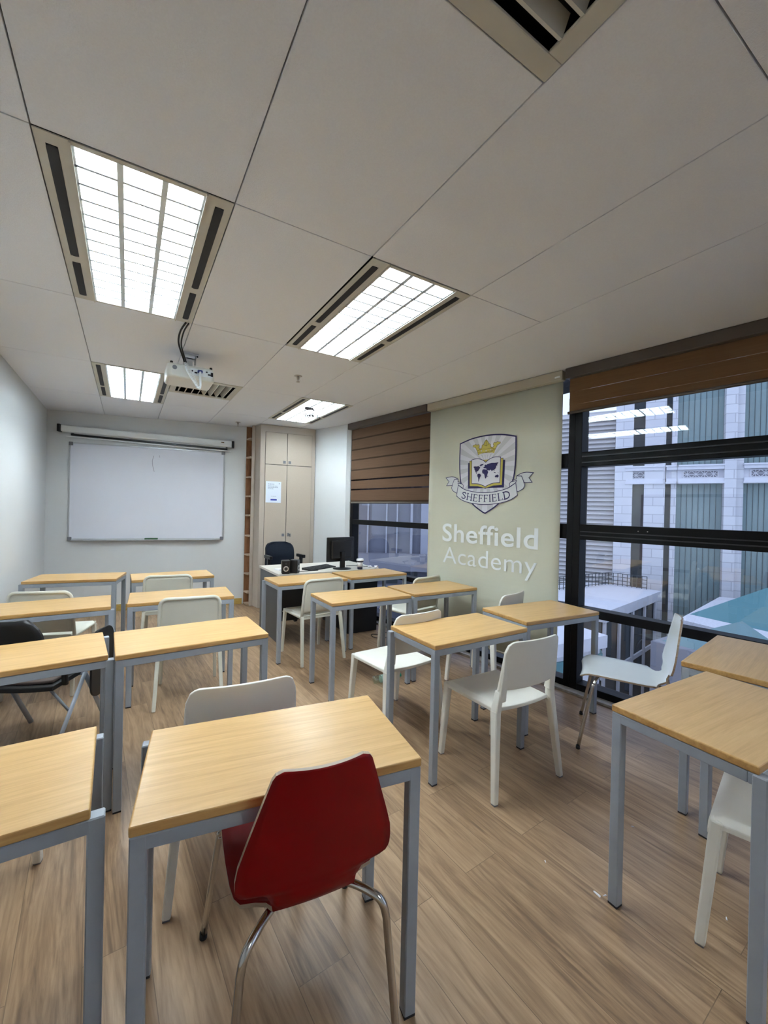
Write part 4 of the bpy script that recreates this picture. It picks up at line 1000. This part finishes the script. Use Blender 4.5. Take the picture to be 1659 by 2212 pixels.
def tissue(x, y, s_, seed, label):
    random.seed(seed); bm = bmesh.new(); bmesh.ops.create_icosphere(bm, subdivisions=2, radius=s_)
    for v in bm.verts:
        v.co *= random.uniform(.65, 1.25); v.co.z = max(-s_*.5, v.co.z*.8)
    zmin = min(v.co.z for v in bm.verts)
    for v in bm.verts: v.co.z -= zmin
    me = bpy.data.meshes.new('crumpled_tissue'); bm.to_mesh(me); bm.free(); me.materials.append(M['cup_paper'])
    o = bpy.data.objects.new('crumpled_tissue', me); C.objects.link(o); o.location = (x, y, .740); tag(o, label, 'tissue', 'crumpled tissues on the teacher desk')
tissue(2.500, 4.37, .024, 4, 'flatter crumpled white tissue beside the coffee cup')
tissue(2.560, 4.31, .030, 9, 'taller crumpled white tissue nearest the window')
cable('monitor_cable', [(2.30, 4.60, .7445), (2.42, 4.60, .7445), (2.50, 4.50, .7445), (2.55, 4.46, .7445)], .0035, M['foot'], 'black monitor cable trailing across the teacher desk')
cable('speaker_cable', [(1.50, 4.36, .7435), (1.53, 4.43, .7435), (1.66, 4.40, .7435), (1.85, 4.40, .7435)], .003, M['foot'], 'thin dark speaker wire across the desk top')
cable('floor_cable', [(2.62, 4.22, .005), (2.55, 4.10, .005), (2.42, 4.15, .005), (2.40, 4.02, .005), (2.55, 3.98, .005), (2.66, 4.08, .005), (2.52, 4.18, .005)], .004, M['foot'], 'tangle of black cable on the floor below the teacher desk')
# ------------------------------------------------------------------ plastic bottle on the floor
Bo = thing('plastic_bottle', 'clear plastic water bottle with green cap lying on the floor', 'bottle', (1.90, 2.955, .0335), R(-3))
mb = MB(); prof = [(.012, -.148), (.030, -.145), (.0325, -.135), (.0325, -.12), (.030, -.112), (.0325, -.104), (.030, -.096), (.0325, -.088), (.031, -.08), (.031, -.02), (.0325, -.01), (.0325, .03), (.028, .055), (.016, .085), (.012, .095), (.012, .105)]
mb.lathe(prof, seg=24, axis='x'); mb.build('bottle_body', M['clear'], Bo)
mb = MB(); mb.lathe([(.0315, -.078), (.0322, -.076), (.0322, -.024), (.0315, -.022)], seg=24, axis='x'); mb.build('bottle_label', mat('pale_green_label', (.45, .62, .55), .5), Bo)
mb = MB(); mb.lathe([(.0145, .100), (.0145, .118)], seg=18, axis='x'); mb.build('bottle_cap', M['green_cap'], Bo)
# white crumbs on the floor by the right desk
crumbs = [(1.545, .905, .010, 'white plastic shard on the floor by the right desk leg'), (1.565, .885, .005, 'tiny white crumb touching the right desk leg'), (1.50, 1.10, .004, 'tiny white crumb on open floor before the right desk'), (2.02, 1.02, .004, 'tiny white crumb on the floor between desk legs'), (1.86, .61, .005, 'tiny white crumb under the lower right desk')]
for k, (x, y, s_, lb) in enumerate(crumbs):
    mb = MB(); mb.hexa([(-s_*.5, -s_*1.6, 0), (s_*.5, -s_*1.3, 0), (s_*.4, s_*1.5, 0), (-s_*.3, s_*1.2, 0), (-s_*.3, -s_*1.2, .003), (s_*.3, -s_, .003), (s_*.2, s_, .003), (-s_*.2, s_, .003)])
    o = mb.build('floor_crumb', M['cup_paper']); o.location = (x, y, .0003); o.rotation_euler.z = k*1.3; tag(o, lb, 'litter', 'white crumbs on the floor')

# ------------------------------------------------------------------ ghost mark artwork (a reflection drawn flat on the light)
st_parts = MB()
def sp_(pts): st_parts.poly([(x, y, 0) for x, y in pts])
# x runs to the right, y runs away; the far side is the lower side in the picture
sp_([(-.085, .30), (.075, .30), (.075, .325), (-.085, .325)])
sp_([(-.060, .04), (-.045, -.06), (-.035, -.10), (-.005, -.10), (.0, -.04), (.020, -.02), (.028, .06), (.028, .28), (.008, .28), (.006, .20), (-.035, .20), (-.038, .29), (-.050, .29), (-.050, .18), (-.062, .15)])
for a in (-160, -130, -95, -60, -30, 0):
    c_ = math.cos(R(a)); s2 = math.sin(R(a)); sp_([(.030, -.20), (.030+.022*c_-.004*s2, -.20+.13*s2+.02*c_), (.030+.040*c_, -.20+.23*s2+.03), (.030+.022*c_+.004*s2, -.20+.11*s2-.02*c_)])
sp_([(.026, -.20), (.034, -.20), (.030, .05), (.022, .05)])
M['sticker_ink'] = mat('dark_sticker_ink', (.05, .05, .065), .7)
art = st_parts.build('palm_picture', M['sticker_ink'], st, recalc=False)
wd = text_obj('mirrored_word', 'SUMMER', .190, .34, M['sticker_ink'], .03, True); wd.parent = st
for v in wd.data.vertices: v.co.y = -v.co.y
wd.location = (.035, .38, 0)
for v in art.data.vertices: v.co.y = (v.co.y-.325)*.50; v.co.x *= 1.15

# ------------------------------------------------------------------ outside: neighbouring buildings
FD = Vector((.47, -.88, 0)).normalized(); FNn = Vector((-.88, -.47, 0)).normalized()  # towards us
Fa = thing('stone_building', 'white stone building with green glazing and star-pattern grilles across the street', 'building', (15.14, 8.3, -9))
Fa.rotation_euler.z = math.atan2(FD.y, FD.x)
# local: x along facade, -y... local y = left of FD = away from us
def fb(mb, s0, s1, d0, d1, z0_, z1_, mi=0): mb.box(s0, s1, -d1, -d0, z0_+9, z1_+9, mi)   # d = metres towards us
mb = MB(); fb(mb, -.25, 16, -3.0, -.35, -9, 9); mb.build('rear_mass', M['stone_plain'], Fa)
def pier(a, b, d=.0, nm='pier'): mb = MB(); fb(mb, a, b, -.4, d, -9, 9); mb.build(nm, M['stone'], Fa)
pier(-.25, .31, .02); pier(.66, 1.27, .02); pier(1.45, 1.60, -.1); pier(2.86, 3.16, .08); pier(3.16, 3.36, -.06); pier(4.9, 5.4, .05); pier(7.4, 7.9, .05); pier(10, 10.5, .05); pier(13, 13.5, .05)
mb = MB(); fb(mb, .31, .66, -.36, -.30, -9, 9); fb(mb, 1.27, 1.45, -.36, -.30, -9, 9); mb.build('dark_glazing', M['ext_dark'], Fa)
for a, b in ((1.60, 2.86), (3.36, 4.9), (5.4, 7.4), (7.9, 10), (10.5, 13)):
    mb = MB(); fb(mb, a, b, -.36, -.28, -9, 9); g_ = mb.build('glazing_bay', M['ext_glass'], Fa)
    n = int((b-a)/.14)
    mb = MB()
    for k in range(n+1): x = a+(b-a)*k/n; fb(mb, x-.004, x+.004, -.28, -.262, -9, 9)
    mb.build('glazing_bar', M['ext_dark'], g_)
for a, b in ((.10, 1.20), (1.30, 1.62), (1.60, 2.86), (3.36, 4.9), (5.4, 7.4)):
    mb = MB(); fb(mb, a, b, -.28, .05, 3.03, 3.14); fb(mb, a-.02, b+.02, -.28, .09, 3.14, 3.19); fb(mb, a, b, -.28, .05, 2.62, 2.74); fb(mb, a-.02, b+.02, -.28, .09, 2.56, 2.63); fb(mb, a, b, -.28, -.12, 2.7, 3.05)
    mb.build('cornice_band', M['stone_plain'], Fa)
    # star lattice grille
    gx0, gx1 = a+.18, b-.14
    if gx1-gx0 < .2: continue
    mb = MB(); fb(mb, gx0, gx1, -.118, -.115, 2.765, 2.995); mb.build('grille_recess', M['ext_grey'], Fa)
    n = max(1, round((gx1-gx0)/.245)); mb = MB(); w_ = (gx1-gx0)/n
    for k in range(n):
        c_ = gx0+w_*(k+.5); zc = 2.88; h_ = .115; yy = .105
        for dx_, dz_ in ((w_/2, 0), (0, h_), (w_/2, h_), (w_/2, -h_)):
            mb.bar((c_-dx_, yy, zc-dz_+9), (c_+dx_, yy, zc+dz_+9), .018, .018, side=(0, 1, 0))
    for z in (2.765, 2.995): fb(mb, gx0-.02, gx1+.02, -.115, -.07, z-.012, z+.012)
    for x in (gx0, gx1): fb(mb, x-.014, x+.014, -.115, -.07, 2.765, 2.995)
    mb.build('star_grille', M['stone_plain'], Fa)
Tw = thing('louvred_tower', 'grey louvre-clad tower wall left of the white stone building', 'building', (15.14, 8.3, -9)); Tw.rotation_euler.z = Fa.rotation_euler.z
mb = MB(); fb(mb, -3.2, -.26, -3, -.25, -9, 5.3); mb.build('tower_wall', M['tower'], Tw)
mb = MB(); z = -2.5
while z < 5.2:
    mb.hexa([(-3.2, .25, z+9), (-.26, .25, z+9), (-.26, .10, z+9), (-3.2, .10, z+9), (-3.2, .25, z+9.14), (-.26, .25, z+9.14), (-.26, .22, z+9.14), (-3.2, .22, z+9.14)]); z += .165
mb.build('louvre_blades', M['tower'], Tw)
# low terrace building with colonnade
Te = thing('terrace_building', 'low white terrace building with columns and dark openings below the stone building', 'building', (10.3, 6.1, -7))
A_, B_ = Vector((0, 0, 0)), Vector((4.6, .85, 0)); ab_ = B_.normalized(); an_ = Vector((ab_.y, -ab_.x, 0))
mb = MB(); mb.prism([(0, 0), (4.4, .82), (4.35, 2.1), (3.5, 3.0), (-.9, 2.9)], 0, 5.7); mb.build('mass', M['ext_dark'], Te)
mb = MB(); mb.prism([tuple((an_*.12)[:2]), tuple((ab_*4.65+an_*.12)[:2]), (4.45, 2.15), (3.6, 3.1), (-1.05, 3.0)], 5.72, 6.0); mb.build('roof_slab', M['stone_plain'], Te)
mb = MB()
for k in range(5):
    p = ab_*(.1+k*1.05); mb.bar(tuple(p+an_*.05), tuple(p+an_*.05+Vector((0, 0, 5.72))), .13, .05, side=tuple(ab_))
mb.bar(tuple(an_*.03+Vector((0, 0, 4.3))), tuple(ab_*4.4+an_*.03+Vector((0, 0, 4.3))), .12, .05, side=(0, 0, 1)); mb.build('colonnade', M['stone_plain'], Te)
mb = MB()
for a_, b_, n_ in (((1.4, 2.35, 6), (4.2, 2.25, 6), 15), ((4.2, 2.25, 6), (4.45, 1.1, 6), 8)):
    for k in range(n_+1):
        p = Vector(a_).lerp(Vector(b_), k/n_); mb.bar(tuple(p), tuple(p+Vector((0, 0, .42))), .018, .018)
    for z in (.05, .17, .30, .42): mb.bar((a_[0], a_[1], 6+z), (b_[0], b_[1], 6+z), .018, .018, side=(0, 0, 1))
mb.build('grid_railing', M['ext_dark'], Te)
mb = MB(); mb.tube([(.5, 1.2, 6.1), (.6, 1.25, 6.25), (1.6, 1.7, 6.35), (1.8, 1.8, 6.25)], .06, 8); mb.build('roof_pipe', M['stone_plain'], Te)
Ne = thing('corner_annex', 'small white annex with a teal glass band just below the window mullion', 'building', (7.0, 5.0, -8))
mb = MB(); mb.prism([(0, 0), (1.25, -.10), (1.7, 3.6), (.4, 3.6)], 0, 6.75); mb.build('mass', M['stone'], Ne)
mb = MB(); mb.prism([(-.04, -.04), (1.29, -.14), (1.72, 0.2), (.0, .3)], 6.36, 6.62); mb.build('glass_band', M['teal'], Ne)
mb = MB(); mb.prism([(-.1, -.1), (1.35, -.2), (1.8, 3.6), (.3, 3.6)], 6.75, 7.0); mb.build('coping', M['stone_plain'], Ne)
mb = MB(); mb.prism([(-.02, -.02), (1.27, -.12), (1.3, 0), (0, .1)], 2, 6.0); mb.build('dark_opening', M['ext_dark'], Ne)
# podium with teal hipped roof
Po = thing('podium', 'white gravel-topped podium roof below the stone building', 'building', (11.0, 4.6, -9))
mb = MB(); mb.prism([(.25, .15), (-.07, -1.56), (-1.0, -9), (5.5, -9), (5.5, -.6), (4.6, .9)], 7.72, 8.0); mb.build('gravel_roof', M['gravel'], Po)
mb = MB(); mb.prism([(.40, .05), (.1, -1.56), (-.8, -9), (5.3, -9), (5.3, -.8), (4.5, .7)], 0, 7.72); mb.build('wall', M['ext_grey'], Po)
mb = MB(); mb.prism([(.30, .12), (-.02, -1.56), (-.9, -8.9), (0, -8.9), (.5, 0)], 7.1, 7.35); mb.build('ledge', M['stone_plain'], Po)
Hr = thing('teal_roof', 'large teal glass hipped roof standing on the podium', 'roof', (12.06, 4.96, -1.0))
mb = MB(); b4 = [(0, -.1, 0), (-1.1, -8, 0), (4.0, -8, 0), (4.1, -.3, 0)]; r2 = [(2.0, -1.0, .66), (1.2, -8, .75)]
V = [mb.bm.verts.new(p) for p in b4+r2]
for f in ((0, 1, 5, 4), (1, 2, 5), (2, 3, 4, 5), (3, 0, 4), (3, 2, 1, 0)): mb.bm.faces.new([V[i] for i in f])
mb.build('roof_panel', M['teal'], Hr)
Sk = thing('teal_skylight', 'small pale teal pyramid skylight in front of the large teal roof', 'roof', (9.5, 2.75, -.98))
mb = MB(); V = [mb.bm.verts.new(p) for p in ((-.6, 1.30, 0), (-.7, -.35, 0), (.5, -.35, 0), (.5, 1.15, 0), (0, .25, .56))]
for f in ((0, 1, 4), (1, 2, 4), (2, 3, 4), (3, 0, 4), (3, 2, 1, 0)): mb.bm.faces.new([V[i] for i in f])
mb.build('glass_pyramid', mat('pale_teal_glass', (.17, .27, .28), .6, 0, .25, .12, 2), Sk)
Pb = MB(); Pb.box(-.8, .6, -.45, 1.4, -8, 0); Pb.build('plinth', M['ext_grey'], Sk)
# finned office block seen through the far-left window
Fi = thing('finned_office_block', 'blue-grey office block with vertical fins seen through the window by the teacher desk', 'building', (9.4, 15.3, -9)); Fi.rotation_euler.z = R(-32)
mb = MB(); mb.box(-6, 2.4, 0, 2.5, 0, 16); mb.build('wall', M['ext_blue'], Fi)
random.seed(5)
mb = MB(); x = -6
while x < 2:
    w_ = random.choice((.06, .06, .1, .35)); mb.box(x, x+w_, -.16, 0, 8.6, 16); x += random.choice((.45, .6, .8))
mb.build('fins', mat('grey_fins', (.34, .35, .40), .8), Fi)
mb = MB(); mb.box(-6.2, 2.5, -.6, 0, 7.9, 8.6); mb.box(-6.2, 2.5, -1.6, 0, 6.6, 7.3); mb.build('ledges', M['ext_grey'], Fi)
mb = MB()
for k in range(9): x = -5.8+k*.85; mb.box(x, x+.5, -.05, .02, 7.3, 7.9)
mb.build('lower_windows', M['ext_dark'], Fi)
mb = MB(); mb.box(-8, 60, -40, 60, -9.3, -9.0); o = mb.build('street', M['street']); struct(o); o.location = (5, 0, 0)
